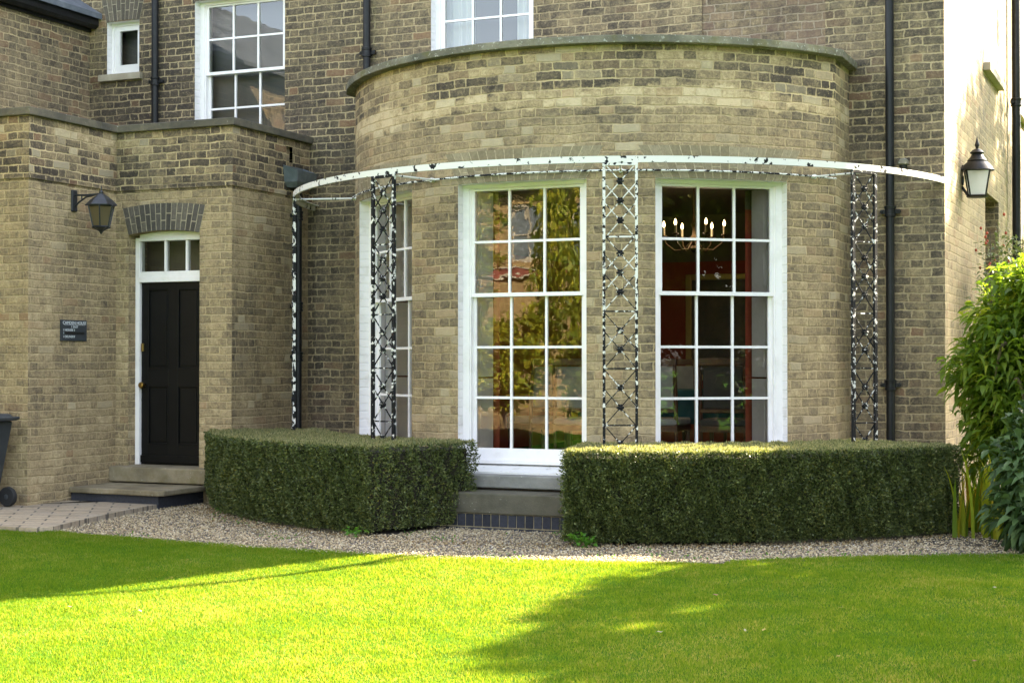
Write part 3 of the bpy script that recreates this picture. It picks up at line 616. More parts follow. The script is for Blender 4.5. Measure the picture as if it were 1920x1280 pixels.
# stiles and rails
for a,b in ((-.379,-.300),(.300,.379),(-.055,.055)): g.box(Fd,a,b,D1-.018,D1,.352,2.153)
for c,e in ((.352,.55),(1.13,1.30),(2.09,2.153)):
    for a,b in ((-.300,-.055),(.055,.300)): g.box(Fd,a,b,D1-.018,D1-.0005,c,e)
for a,b in ((-.300,-.055),(.055,.300)):
    for c,e in ((.55,1.13),(1.30,2.09)):
        g.box(Fd,a+.03,b-.03,D1-.018,D1-.008,c+.03,e-.03)
        for q in ((a,a+.012,c,e),(b-.012,b,c,e),(a+.012,b-.012,c,c+.012),(a+.012,b-.012,e-.012,e)): g.box(Fd,q[0],q[1],D1-.0175,D1+.004,q[2],q[3])
g.box(Fd,-.375,.375,D1,D1+.02,.37,.44)
door=g.build('front_door',MAT['black'],house,bevel=.002)
g=MB(); c=Fd(-.335,D1+.03,1.135); g.lathe(c,[(.012,-.005),(.013,.012),(.012,-.02)][:1]+[(.012,.03),(.012,.0),(.030,-.012),(.034,-.03),(.028,-.045),(.008,-.05)],16,ax='y'); g.build('door_knob',MAT['brass'],door,smooth=True)
g=MB(); g.box(Fd,-.372,-.345,D1,D1+.02,1.47,1.55); g.build('door_lock',MAT['brass'],door,bevel=.004)

# ---- steps
st=thing('stone_steps','worn stone steps with dark brick base below the black door','steps',(-7.2,-1.8,.05))
g=MB(); g.hexa([(XL+.002,YP-.11,.19),(-6.52,YP-.11,.19),(-6.50,YP-.02,.19),(-6.50,YP+.13,.19),(XL+.002,YP+.13,.19)],[(XL+.002,YP-.11,.335),(-6.52,YP-.11,.335),(-6.50,YP-.02,.345),(-6.50,YP+.13,.35),(XL+.002,YP+.13,.35)]); g.build('upper_step',MAT['step'],st,bevel=.012)
g=MB(); SL=[(XL+.003,-2.14),(-6.72,-2.20),(-6.72,YP+.05),(XL+.003,YP+.05)]
g2=[(XL+.003,-2.13),(-7.5,-2.16),(-7.3,-2.145),(-6.95,-2.185),(-6.75,-2.19),(-6.715,-2.15),(-6.72,-1.9),(-6.71,-1.6),(-6.72,YP+.05),(XL+.003,YP+.05)]
prism(g,g2,.125,.178); g.build('stone_slab',MAT['step'],st,bevel=.012)
g=MB(); prism(g,[(XL+.003,-2.09),(-6.79,-2.14),(-6.79,YP+.04),(XL+.003,YP+.04)],-.05,.124); g.build('brick_riser',MAT['blueb'],st)
kids_world(st)
gs=thing('window_steps','grey stone steps on blue brick between the two clipped hedges','steps',(-3.1,-2.4,0))
g=MB(); boxw(g,-4.2,-2.1,-2.25,-1.7,.318,.425); g.build('upper_step',MAT['stepg'],gs,bevel=.012)
g=MB(); boxw(g,-4.2,-2.1,-2.20,-1.7,.300,.317); g.build('joint',MAT['soil'],gs)
g=MB(); boxw(g,-4.3,-2.0,-2.55,-1.7,.132,.299); g.build('lower_step',MAT['stepd'],gs,bevel=.012)
g=MB(); x=-4.3
while x<-2.0: boxw(g,x+.005,x+.0705,-2.532,-2.3,.028,.127); x+=.0755
x=-4.35
while x<-2.0: boxw(g,x+.005,x+.220,-2.532,-2.3,-.06,.018); x+=.225
bb=g.build('blue_brick_base',MAT['blueb'],gs)
g=MB(); boxw(g,-4.3,-2.0,-2.522,-1.7,-.1,.1315); g.build('mortar_bed',MAT['mortbay'],bb)
kids_world(gs)

# ---- interior shell of the dining room
g=MB(); gf=MB(); RI=2.08; ZC=3.32; ZF=.30; zr=2.70
ph2=sorted(set(np.round(np.arange(-PHE,PHE+.01,3.0),3))|{x for o_ in op for x in (o_[0]+.5,o_[1]-.5)}|{PHE})
opi=[(a+.5,b-.5) for a,b in op]
for a,b in zip(ph2,ph2[1:]):
    m=(a+b)/2; inn=any(x<m<y for x,y in opi)
    for mbx,c,e in ((g,ZF,.50),(g,.50,zr),(gf,zr,2.87),(gf,2.87,ZC)):
        if inn and c>=.49 and e<=2.88: continue
        mbx.quad([cyl(RI,a,c),cyl(RI,b,c),cyl(RI,b,e),cyl(RI,a,e)])
XR0,XR1,YR=-5.75,-.55,6.0
for mbx,c,e in ((g,ZF,zr),(gf,zr,ZC)):
    mbx.quad([(XR0,YR,c),(XR1,YR,c),(XR1,YR,e),(XR0,YR,e)]); mbx.quad([(XR0,.0,c),(XR0,YR,c),(XR0,YR,e),(XR0,.0,e)]); mbx.quad([(XR1,YR,c),(XR1,.0,c),(XR1,.0,e),(XR1,YR,e)])
    for p in (PHE,-PHE):
        q=cyl(RI,p,0); xe=XR1 if p>0 else XR0; mbx.quad([(q[0],q[1],c),(xe,.35,c),(xe,.35,e),(q[0],q[1],e)])
g.build('room_wall',MAT['redwall'],house); gf.build('room_frieze',MAT['frieze'],house)
g=MB(); g.quad([(XR0-.3,-2.2,ZC),(XR1+.3,-2.2,ZC),(XR1+.3,YR+.1,ZC),(XR0-.3,YR+.1,ZC)]); 
gc=MB(); prism(gc,arcpoly(2.3,PHE,40,0,6.05),ZC,ZC+.02); gc.build('room_ceiling',MAT['ceil'],house)
gc=MB(); prism(gc,arcpoly(2.3,PHE,40,0,6.05),ZF-.02,ZF); gc.build('room_floor',MAT['floor'],house)

# ------------------------------------------------------------------ dining room things
pt=thing('framed_painting','dark painting in a gilt frame on the red dining room wall','painting',(-3.7,YR-.05,2))
g=MB(); boxw(g,-4.12,-3.22,YR-.05,YR-.01,1.2,2.45); g.build('canvas',MAT['picture'],pt)
g=MB()
for q in ((-4.2,-4.12,1.12,2.53),(-3.22,-3.14,1.12,2.53),(-4.12,-3.22,1.12,1.2),(-4.12,-3.22,2.45,2.53)): boxw(g,q[0],q[1],YR-.08,YR-.011,q[2],q[3])
g.build('gilt_frame',MAT['gilt'],pt,bevel=.01); kids_world(pt)
tb=thing('dining_table','long dining table under a teal cloth behind the bay windows','table',(-2.9,2.1,ZF))
g=MB(); boxw(g,-4.3,-1.7,1.6,2.6,1.035,1.06); g.build('table_top',MAT['wood'],tb,bevel=.006)
g=MB(); boxw(g,-4.05,-1.95,1.55,2.65,1.061,1.067); boxw(g,-4.05,-1.95,1.545,1.55,.72,1.067); boxw(g,-4.05,-1.95,2.65,2.655,.72,1.067); g.build('cloth',MAT['teal'],tb)
for x in (-4.2,-1.8):
    for y in (1.7,2.5): g=MB(); g.lathe((x,y,ZF),[(.03,0),(.035,.1),(.022,.3),(.045,.6),(.04,.735)],10); g.build('leg',MAT['wood'],tb,smooth=True)
kids_world(tb)
def make_chair():
    t=thing('dining_chair','x','chair')
    F=frame((0,0),(1,0),(0,-1)); g=MB(); boxw(g,-.24,.24,-.24,.22,.43,.50); g.build('seat',MAT['uphol'],t,bevel=.02)
    g=MB(); boxw(g,-.20,.20,-.235,-.205,.60,1.02); g.build('back_cushion',MAT['uphol'],t,bevel=.012)
    g=MB(); 
    for x in (-.225,.225): g.tube([(x,-.20,0),(x,-.215,.43),(x,-.225,.75),(x,-.27,1.07)],[.018,.022,.022,.02],6)
    boxw(g,-.245,.245,-.285,-.235,1.03,1.10); boxw(g,-.22,.22,-.24,-.21,.56,.60); g.build('back_frame',MAT['wood'],t,bevel=.006)
    g=MB(); boxw(g,-.235,.235,-.235,.215,.37,.429); g.build('seat_rail',MAT['wood'],t)
    for x in (-.21,.21): g=MB(); g.tube([(x,.19,0),(x,.19,.37)],[.014,.024],6); g.build('leg',MAT['wood'],t)
    return t
def dup(o,loc,rz,label=None):
    r=o.copy(); COL.objects.link(r); r.location=loc; r.rotation_euler=(0,0,rz)
    if label: r['label']=label
    for ch in list(o.children):
        c=ch.copy(); COL.objects.link(c); c.parent=r
        for g_ in ch.children: d_=g_.copy(); COL.objects.link(d_); d_.parent=c
    return r
ch0=make_chair()
spots=[(-3.72,.82,0.05,'pale upholstered dining chair with its back towards the middle bay window'),
(-2.95,1.05,-.02,'upholstered dining chair at the left pane of the right bay window'),
(-2.28,1.12,.05,'dark-backed dining chair at the centre of the right bay window'),
(-1.78,1.2,-.05,'dark-backed dining chair nearest the right shutter of the right bay window'),
(-4.30,1.0,1.0,'turned dining chair seen in the centre pane of the middle bay window'),
(-2.6,3.1,pi,'dining chair on the far side of the table, right'),(-3.5,3.1,pi,'dining chair on the far side of the table, left')]
for i,(x,y,rz,l) in enumerate(spots):
    if i==0: ch0.location=(x,y,ZF); ch0.rotation_euler=(0,0,rz); ch0['label']=l; ch0['group']='upholstered dining chairs round the table'
    else:
        q=dup(ch0,(x,y,ZF),rz,l); q['group']='upholstered dining chairs round the table'
        if i in (2,3):
            for c in q.children:
                if c.name.startswith(('seat','back_cushion')) and not c.name.startswith('seat_rail'): c.data=c.data.copy(); c.data.materials[0]=MAT['upholdark']
cx,cy,cz=-2.775,1.6,2.60
cl=thing('chandelier','lit brass candle chandelier hanging behind the right bay window','chandelier',(cx,cy,cz))
g=MB(); g.lathe((cx,cy,cz-.10),[(.003,0),(.03,.02),(.045,.05),(.02,.08),(.03,.12),(.05,.15),(.02,.19),(.012,.26),(.03,.30),(.02,.33),(.006,.36),(.006,.80)],14); g.build('stem',MAT['oldbrass'],cl,smooth=True)
for i in range(6):
    a=2*pi*i/6+R_(10); r=.315; P=lambda q,z:(cx+q*cos(a),cy+q*sin(a),cz+z)
    g=MB(); g.tube([P(.03,.02),P(.10,-.06),P(.20,-.07),P(.29,0.0),P(r,.07)],.007,6); g.lathe(P(r,.07),[(.012,0),(.035,.012),(.03,.02),(.01,.022)],10); am=g.build('arm',MAT['oldbrass'],cl,smooth=True)
    g=MB(); g.lathe(P(r,.09),[(.012,0),(.012,.085)],8); g.build('candle_tube',MAT['sillst'],am)
    g=MB(); g.lathe(P(r,.175),[(.006,0),(.014,.015),(.013,.035),(.007,.055),(.001,.066)],10); g.build('bulb',MAT['flame'],am,smooth=True)
kids_world(cl)
pl=bpy.data.lights.new('chandelier_light','POINT'); pl.energy=3.2; pl.color=(1,.75,.45); pl.shadow_soft_size=.3; po=bpy.data.objects.new('chandelier_light',pl); po.location=(cx,cy,cz+.2); COL.objects.link(po)

# ------------------------------------------------------------------ trellis verandah frame
tf=thing('iron_trellis','curved wrought-iron verandah frame with peeling white paint around the bay','trellis',(X0,-2.6,.02))
def ring(mb,Rr,p0,p1,z0,z1,th,n=80,mi=0):
    for i in range(n):
        a=p0+(p1-p0)*i/n; b=p0+(p1-p0)*(i+1)/n
        A=[cyl(Rr-th/2,a,z0),cyl(Rr+th/2,a,z0),cyl(Rr+th/2,a,z1),cyl(Rr-th/2,a,z1)]; B=[cyl(Rr-th/2,b,z0),cyl(Rr+th/2,b,z0),cyl(Rr+th/2,b,z1),cyl(Rr-th/2,b,z1)]
        for j in range(4): mb.quad([A[j],B[j],B[(j+1)%4],A[(j+1)%4]])
g=MB(); ring(g,RR,-79.4,79.4,2.938,2.990,.022,110); ring(g,RR-.03,-79.2,79.2,2.983,2.992,.045,110)
g.build('curved_rail',MAT['railpaint'],tf)
g=MB(); g.tube([cyl(2.685,-62.5+125*i/60,2.945) for i in range(61)],.0085,6); g.build('inner_rail',MAT['rodpaint'],tf)
def column(phi,mat,n):
    a=R_(phi); c=(X0+RR*sin(a),Y0-RR*cos(a)); t=(cos(a),sin(a)); nn=(sin(a),-cos(a)); F=frame(c,t,nn); hw=.128; pw_=.011 if mat=='colmid' else .0145
    g=MB(); zt=2.937
    for s in (-1,1): g.box(F,s*hw-pw_,s*hw+pw_,-.012,.012,-.02,zt)
    g.box(F,-hw-.012,hw+.012,-.014,.014,2.915,zt-.001)
    RZ=[(2.79,2.635,2.48),(2.22,2.067,1.915),(1.61,1.46),(1.16,1.005),(.72,.565),(.27,.12)]; BZ=[2.352,1.763,1.312,.865,.42]
    for z in BZ: g.box(F,-hw+.009,hw-.009,-.005,.005,z-.006,z+.006)
    if n==0: pass
    def bar(u0,z0,u1,z1):
        dx,dz=u1-u0,z1-z0; L=math.hypot(dx,dz); px,pz=-dz/L*.0042,dx/L*.0042
        b=[(u0-px,z0-pz),(u1-px,z1-pz),(u1+px,z1+pz),(u0+px,z0+pz)]
        g.hexa([F(u,-.004,z) for u,z in b],[F(u,.004,z) for u,z in b])
    e=hw-.008
    for grp,(bt,bb) in zip(RZ,[(2.915,2.352),(2.352,1.763),(1.763,1.312),(1.312,.865),(.865,.42),(.42,.0)]):
        for z in grp:
            for s in (-1,1):
                for dz in (-1,1):
                    lim=(bt-.004-z) if dz>0 else (z-bb-.006); h_=.137; k_=min(1,max(0,lim/h_)); bar(0,z,s*e*k_,z+dz*h_*k_)
    co=g.build('trellis_column',MAT[mat],tf); co['label']=n
    for grp in RZ:
        for z in grp:
            if z<.5: continue
            g=MB(); cc=Vector(F(0,0,z))
            for q in range(6):
                b=2*pi*q/6; pv=Vector(F(.022*cos(b),.014,z+.022*sin(b))); g.lathe((pv.x,pv.y,pv.z-.008),[(.003,0),(.010,.004),(.010,.012),(.003,.016)],6)
            g.lathe((cc.x,cc.y,z-.024),[(.005,0),(.021,.012),(.026,.024),(.021,.036),(.005,.048)],8)
            g.build('rosette',MAT['coldark'],co)
    # radial tie to the wall
    g=MB(); g.tube([F(hw if phi>-30 and phi<0 else 0,0,2.925),F(hw*.2 if phi>-30 and phi<0 else 0,-.58,2.945)],.009,6); g.tube([F(0,-.56,2.945),F(0,-.60,2.945)],.02,8); g.build('tie_rod',MAT['railpaint'],tf)
column(-1.5*BE,'colwhite','flaking white and black lattice column seen edge-on by the drainpipe')
column(-.5*BE,'colleft','flaking lattice column in front of the left bay window')
column(.5*BE,'colmid','lattice column between the middle and right bay windows')
column(1.5*BE,'coldark','mostly black lattice column right of the bay')
kids_world(tf)

# ------------------------------------------------------------------ drainpipes
def pipe(label,x,y,z0,z1,collars,r=.038,along=(1,0),out=(0,-1),ears=True,mat='pipe'):
    t=thing('drainpipe',label,'drainpipe',(x,y,z0),'black cast-iron drainpipes on the house walls')
    g=MB(); g.tube([(x,y,z0),(x,y,z1)],r,16); g.build('pipe',MAT[mat],t,smooth=True)
    for z in collars:
        g=MB(); g.lathe((x,y,z),[(r,-.05),(r+.013,-.045),(r+.013,-.03),(r+.006,-.025),(r+.006,.02),(r+.013,.025),(r+.014,.045),(r,.05)],16)
        if ears:
            F=frame((x,y),along,out); g.box(F,-.085,.085,-r-.01,-r+.03,z-.018,z+.018)
            for s in (-1,1):
                q=F(s*.078,-r+.025,z); g.lathe((q[0],q[1],q[2]-.012),[(.004,0),(.016,.004),(.016,.02),(.004,.024)],8)
        g.build('collar',MAT[mat],t,smooth=True)
    kids_world(t); return t
pipe('black drainpipe left of the large upper window',-8.366,-.06,3.712,6.9,[4.42])
pipe('black drainpipe running down behind the left end of the bay coping',-5.745,-.06,4.0,6.9,[4.53])
pipe('tall black drainpipe between the bay and the house corner',-.465,-.06,.02,6.9,[5.02,2.70,1.16])
pipe('black drainpipe on the sunlit side wall beside the lantern',.09,5.25,.0,6.9,[4.44,2.49],r=.05,along=(0,1),out=(1,0))
t=pipe('black drainpipe below the grey hopper at the porch corner',-6.405,-.30,.03,3.16,[2.86,1.93,1.42],r=.036,along=(0,1),out=(1,0))
g=MB(); T=[(-6.452,-.52,3.20),(-6.452,-.24,3.20),(-6.36,-.24,3.20),(-6.36,-.40,3.20)]
bq=[(-6.450,-.50,3.19),(-6.450,-.16,3.19),(-6.30,-.16,3.19),(-6.30,-.50,3.19)]; tq=[(-6.450,-.53,3.36),(-6.450,-.13,3.36),(-6.28,-.13,3.30),(-6.28,-.53,3.30)]
mq=[(-6.450,-.45,3.14),(-6.450,-.21,3.14),(-6.34,-.21,3.14),(-6.34,-.45,3.14)]
g.hexa(mq,bq); 
def shell(g,b,t,th=.008):
    for k in range(4):
        a,c=b[k],b[(k+1)%4]; e,f=t[(k+1)%4],t[k]; g.quad([a,c,e,f]); 
    cb=[sum(p[i] for p in b)/4 for i in range(3)]; s=lambda p:(cb[0]+(p[0]-cb[0])*.93,cb[1]+(p[1]-cb[1])*.95,p[2]); bi=[s(p) for p in b]; ti=[s(p) for p in t]
    for k in range(4): g.quad([bi[(k+1)%4],bi[k],ti[k],ti[(k+1)%4]]); g.quad([t[k],t[(k+1)%4],ti[(k+1)%4],ti[k]])
shell(g,bq,tq); h=g.build('hopper',MAT['hopperlead'],t); h.location=-Vector(t.location)

# ------------------------------------------------------------------ lanterns
def hexlamp(c,ztop,zs,r1,r2,z1,z2,n,ph,gm,metal,root,roof,finial,base):
    """tapered lantern body: r1 at z1 (top), r2 at z2 (bottom)"""
    P=lambda r,j,z:(c[0]+r*cos(ph+2*pi*j/n),c[1]+r*sin(ph+2*pi*j/n),z)
    g=MB()
    for j in range(n): g.quad([P(r2*.96,j,z2),P(r2*.96,j+1,z2),P(r1*.96,j+1,z1),P(r1*.96,j,z1)])
    g.build('lamp_glass',MAT[gm],root)
    g=MB(); 
    for j in range(n):
        g.tube([P(r2,j,z2),P(r1,j,z1)],.008,4); g.tube([P(r1,j,z1),P(r1,j+1,z1)],.010,4); g.tube([P(r2,j,z2),P(r2,j+1,z2)],.009,4)
    g.build('lamp_frame',MAT[metal],root)
    g=MB(); g.lathe((c[0],c[1],0),roof,n if n>4 else 24); g.build('lamp_roof',MAT[metal],root,smooth=(n<5))
    g=MB(); g.lathe((c[0],c[1],0),finial,12); g.build('finial',MAT[metal],root,smooth=True)
    if base: g=MB(); g.lathe((c[0],c[1],0),base,n if n>4 else 12); g.build('lamp_base',MAT[metal],root)
lt=thing('wall_lantern','black hexagonal wall lantern with dark amber glass above the sign','lantern',(XL,-2.07,2.9))
lc=(-7.50,-2.074)
hexlamp(lc,0,0,.128,.082,2.845,2.645,6,0,'amber','iron',lt,[(.150,2.845),(.152,2.852),(.105,2.90),(.06,2.935),(.03,2.955),(.022,2.96)],[(.02,2.955),(.022,2.975),(.014,2.985),(.006,2.99),(.004,3.03)],[(.092,2.643),(.085,2.633),(.04,2.615),(.018,2.60),(.012,2.585),(.002,2.575)])
g=MB(); g.box(Fl,-2.112,-2.03,0,.022,2.80,3.01); g.build('back_plate',MAT['iron'],lt,bevel=.012)
g=MB(); g.tube([(XL+.02,-2.071,2.958),(-7.70,-2.071,2.955),(-7.52,-2.071,2.958)],.009,8); g.tube([(XL+.02,-2.071,2.85),(XL+.07,-2.071,2.89),(-7.68,-2.071,2.935),(-7.58,-2.071,2.952)],.009,8); g.tube([(XL+.1,-2.071,2.955),(XL+.1,-2.071,2.91)],.007,6); g.build('bracket',MAT['iron'],lt,smooth=True)
kids_world(lt)
lt=thing('wall_lantern','black Victorian lantern with white panes and pointed finial on the side wall','lantern',(0,1.13,3))
lc=(.14,1.13)
LZ=lambda L:[(r*1.06,3.18+(z-3.045)*1.10) for r,z in L]
hexlamp(lc,0,0,.150,.098,3.18-.01*1.1,3.18-.23*1.1,4,R_(45+12),'opal','pipe',lt,LZ([(.150,3.033),(.125,3.075),(.084,3.11),(.088,3.118),(.060,3.15),(.046,3.175),(.058,3.18),(.064,3.187),(.043,3.207),(.02,3.218)]),LZ([(.012,3.215),(.012,3.232),(.022,3.25),(.02,3.262),(.010,3.285),(.002,3.325)]),LZ([(.10,2.813),(.085,2.803),(.02,2.80)]))
g=MB(); g.tube([(0,1.13,3.02),(.06,1.13,2.93),(.10,1.13,2.93)],.014,8); g.tube([(0,1.13,3.22),(.06,1.13,3.20)],.010,8); g.lathe((.003,1.13,3.08),[(.05,0),(.045,.012),(.01,.018)],12,ax='x'); g.build('bracket',MAT['pipe'],lt,smooth=True)
g=MB(); g.lathe((.14,1.13,3.03),[(.002,0),(.018,.01),(.028,.05),(.02,.08),(.012,.1)],10); g.build('bulb',MAT['opal'],lt,smooth=True)
kids_world(lt)
sl=thing('outdoor_light','small dusk light with round grey cap beside the right drainpipe','light',(-.36,0,3.1))
g=MB(); g.lathe((-.345,-.07,3.105),[(.035,0),(.048,.008),(.047,.03),(.035,.05),(.012,.06)],14); g.build('cap',MAT['coping'],sl,smooth=True)
g=MB(); g.lathe((-.345,-.07,3.03),[(.010,-.012),(.022,0),(.034,.03),(.036,.074)],12); g.tube([(-.345,0,3.05),(-.345,-.07,3.05)],.02,8); g.build('housing',MAT['pipe'],sl,smooth=True)
kids_world(sl)

# ------------------------------------------------------------------ wall sign
sg=thing('wall_sign','small dark slate sign with white lettering left of the black door','sign',(XL,-2.07,1.66))
y0s,y1s,z0s,z1s=-2.26,-1.88,1.565,1.765
g=MB(); g.box(Fl,y0s,y1s,.002,.014,z0s,z1s); g.build('board',MAT['signboard'],sg,bevel=.002)
g=MB(); g.box(Fl,y0s+.06,y1s-.04,.014,.016,1.628,1.652); g.build('black_bar',MAT['signbar'],sg)
g=MB(); g.box(Fl,y0s+.045,y1s-.03,.014,.0155,1.717,1.7195); g.build('underline',MAT['signtext'],sg)
def txt(s,y,z,size,sx=1):
    c=bpy.data.curves.new('lettering','FONT'); c.body=s; c.size=size; c.extrude=.0008; c.align_x='LEFT'
    o=bpy.data.objects.new('lettering',c); COL.objects.link(o); o.location=(XL+.0155,y,z); o.rotation_euler=(pi/2,0,pi/2); o.scale=(sx,1,1); 
    dg=bpy.context.evaluated_depsgraph_get(); me=bpy.data.meshes.new_from_object(o.evaluated_get(dg)); bpy.data.objects.remove(o)
    o=bpy.data.objects.new('lettering',me); COL.objects.link(o); o.location=(XL+.0155,y,z); o.rotation_euler=(pi/2,0,pi/2); o.scale=(sx,1,1)
    me.materials.clear(); me.materials.append(MAT['signtext']); o.parent=sg; return o
txt('CAMDEN HOUSE',y0s+.025,1.724,.040,1.12); txt('1 EAST',y0s+.145,1.690,.030,1.15); txt('I HOUSE I',y0s+.035,1.658,.032,1.2); txt('I',y0s+.035,1.630,.030); txt('I DELIVERY',y0s+.035,1.595,.032,1.1)
kids_world(sg)

# ------------------------------------------------------------------ wheelie bin
bn=thing('wheelie_bin','dark grey wheelie bin standing at the left edge beside the porch','bin',(-8.02,-3.1,.05))
g=MB(); zb=.05; g.hexa([(-8.16,-3.27,zb+.06),(-7.84,-3.27,zb+.06),(-7.84,-2.93,zb+.06),(-8.16,-2.93,zb+.06)],[(-8.26,-3.36,.83),(-7.745,-3.36,.83),(-7.745,-2.84,.83),(-8.26,-2.84,.83)]); g.build('bin_body',MAT['bin'],bn,bevel=.02)
g=MB(); g.hexa([(-8.29,-3.39,.832),(-7.71,-3.39,.832),(-7.71,-2.81,.832),(-8.29,-2.81,.832)],[(-8.22,-3.33,.895),(-7.76,-3.33,.895),(-7.76,-2.87,.895),(-8.22,-2.87,.895)]); g.build('bin_lid',MAT['bin'],bn,bevel=.012)
g=MB(); g.tube([(-7.70,-3.33,.845),(-7.66,-3.33,.858),(-7.66,-2.87,.858),(-7.70,-2.87,.845)],.014,8); g.build('handle',MAT['bin'],bn,smooth=True)
for y in (-3.37,-2.87):
    g=MB(); g.lathe((-7.78,y,.05+.09),[(.05,-.025),(.085,-.025),(.09,-.015),(.09,.015),(.085,.025),(.05,.025),(.05,-.0)],24,ax='y'); wh=g.build('wheel',MAT['tyre'],bn,smooth=True)
    g=MB(); g.lathe((-7.78,y,.05+.09),[(.012,-.028),(.05,-.02),(.05,.02),(.012,.028)],6,ax='y'); g.build('hub',MAT['bin'],wh)
kids_world(bn); bn.location.x-=.13

# ------------------------------------------------------------------ ground
def zl(y): 
    y=np.asarray(y,float); return -.07*np.clip(-4.3-y,0,9)
EX=np.array([-30,-9,-6.8,-6.28,-5.5,-4.7,-4.0,-3.33,-2.7,-2.14,-1.43,-.8,-.18,.59,1.3,2.5,5,30]); EY=np.array([-4.3,-4.28,-4.20,-4.13,-4.24,-4.33,-4.36,-4.37,-4.35,-4.27,-4.10,-3.70,-3.17,-2.73,-2.45,-2.2,-1.8,-1.8])
def edge(x): return np.interp(x,EX,EY)
xs=np.array([-250,-120,-60,-30,-14,-9]+list(np.arange(-8.5,3.6,.1))+[4,5,8,14,30,60,120,250.])
ground_y=np.array([250,60,30,15,8,3,0,-2,-4.3,-5,-6,-7,-8,-9.5,-11,-13.3,-16,-25,-50,-120,-250.])
V=[];Fq=[]
for j,y in enumerate(ground_y):
    for x in xs: V.append((x,y,float(zl(y))-.045))
nx=len(xs)
for j in range(len(ground_y)-1):
    for i in range(nx-1): Fq.append((j*nx+i,(j+1)*nx+i,(j+1)*nx+i+1,j*nx+i+1))
o=np_mesh('ground',np.array(V),np.array(Fq),MAT['lawn']); tag(o,'grassy ground reaching to the horizon',None,kind='structure')
V=[];Fq=[]; ts=np.concatenate([np.linspace(0,.1,6),np.linspace(.13,1,20)])
xl=np.concatenate([np.arange(-16,-9,1.),np.arange(-9,4,.08),np.arange(4,16,1.)])
for t in ts:
    for x in xl:
        e=float(edge(x))+.012*sin(x*23)+.01*sin(x*57); y=e+(-16-e)*t; V.append((x,y,float(zl(y))+.012-(0.03 if t==0 else 0)))
nx=len(xl)
for j in range(len(ts)-1):
    for i in range(nx-1): Fq.append((j*nx+i,(j+1)*nx+i,(j+1)*nx+i+1,j*nx+i+1))
o=np_mesh('lawn',np.array(V),np.array(Fq),MAT['lawn']); tag(o,'mown green lawn, bright where the sun reaches it',None,kind='structure')
# gravel sheet
mb=MB()
for i in range(60):
    a=-7.2+.18*i; b=a+.18; mb.quad([(a,float(edge(a))-.06,0),(b,float(edge(b))-.06,0),(b,0,0),(a,0,0)])
o=mb.build('gravel_path',MAT['gravel']); tag(o,'pale pea gravel path curving round the hedges',None,kind='structure')
# paving
PE=[(-6.93,-.9),(-6.86,-1.6),(-6.80,-2.2),(-6.72,-2.7),(-6.64,-3.1),(-6.52,-3.6),(-6.38,-4.1),(-6.42,-4.24)]
mb=MB(); L=[(-20,YL+.05),(-20,-4.26)]+PE[::-1]+[(-6.6,-.9),(-6.6,YP+.1),(XL-.1,YP+.1),(XL-.1,YL+.1)]
prism(mb,L,-.04,.048); o=mb.build('paved_path',MAT['paving']); tag(o,'worn stone sett path in front of the door',None,kind='structure')
# pebbles
def octa(c,s,rot,squash):
    n=len(c); base=np.array([[1,0,0],[0,1,0],[-1,0,0],[0,-1,0],[0,0,1],[0,0,-1]],float)
    v=base[None]*s[:,None,:]; v+=rng.normal(0,.12,v.shape)*s[:,None,:]
    cr,sr=np.cos(rot),np.sin(rot); x=v[...,0]*cr[:,None]-v[...,1]*sr[:,None]; y=v[...,0]*sr[:,None]+v[...,1]*cr[:,None]
    v=np.stack([x,y,v[...,2]],-1)+c[:,None,:]
    f=np.array([[0,1,4],[1,2,4],[2,3,4],[3,0,4],[1,0,5],[2,1,5],[3,2,5],[0,3,5]]); F=f[None]+np.arange(n)[:,None,None]*6
    return v.reshape(-1,3),F.reshape(-1,3)
n=60000; x=rng.uniform(-7.0,1.6,n); y=rng.uniform(-4.45,-.2,n); r=np.hypot(x-X0,y-Y0)
pex=np.interp(-y,[-p[1] for p in PE],[p[0] for p in PE])
k=(y>edge(x)-.03)&(r>3.0)&(x>pex)&~((r<3.85)&(np.degrees(np.arctan2(x-X0,Y0-y))<-9))&~((r<3.85)&(np.degrees(np.arctan2(x-X0,Y0-y))>15)&(np.degrees(np.arctan2(x-X0,Y0-y))<70))
x,y=x[k],y[k]; m=len(x); s=rng.uniform(.005,.012,(m,3)); s[:,2]*=.6
v,f=octa(np.stack([x,y,np.full(m,.004)+rng.uniform(0,.006,m)],1),s,rng.uniform(0,6.28,m),1)
o=np_mesh('gravel',v,f,MAT['pebble']); tag(o,'loose pale gravel stones on the path',None,kind='stuff')
# stray pebbles blend done; grass blades
def blades(n,xf,yf,hf,wf=.0028,z=None,lean=.35):
    x,y=xf,yf; n=len(x); h=hf; a=rng.uniform(0,2*pi,n); wx=np.cos(a)*wf; wy=np.sin(a)*wf
    b=rng.uniform(0,2*pi,n); ln=rng.uniform(.05,1,n)*lean*h; tx=np.cos(b)*ln; ty=np.sin(b)*ln; z=zl(y)+.008 if z is None else z
    V=np.empty((n,3,3)); V[:,0]=np.stack([x-wx,y-wy,z],1); V[:,1]=np.stack([x+wx,y+wy,z],1); V[:,2]=np.stack([x+tx,y+ty,z+h],1)
    return V.reshape(-1,3),np.arange(3*n).reshape(-1,3)
n=800000; y=-4.0-4.6*rng.uniform(0,1,n)**1.0; 
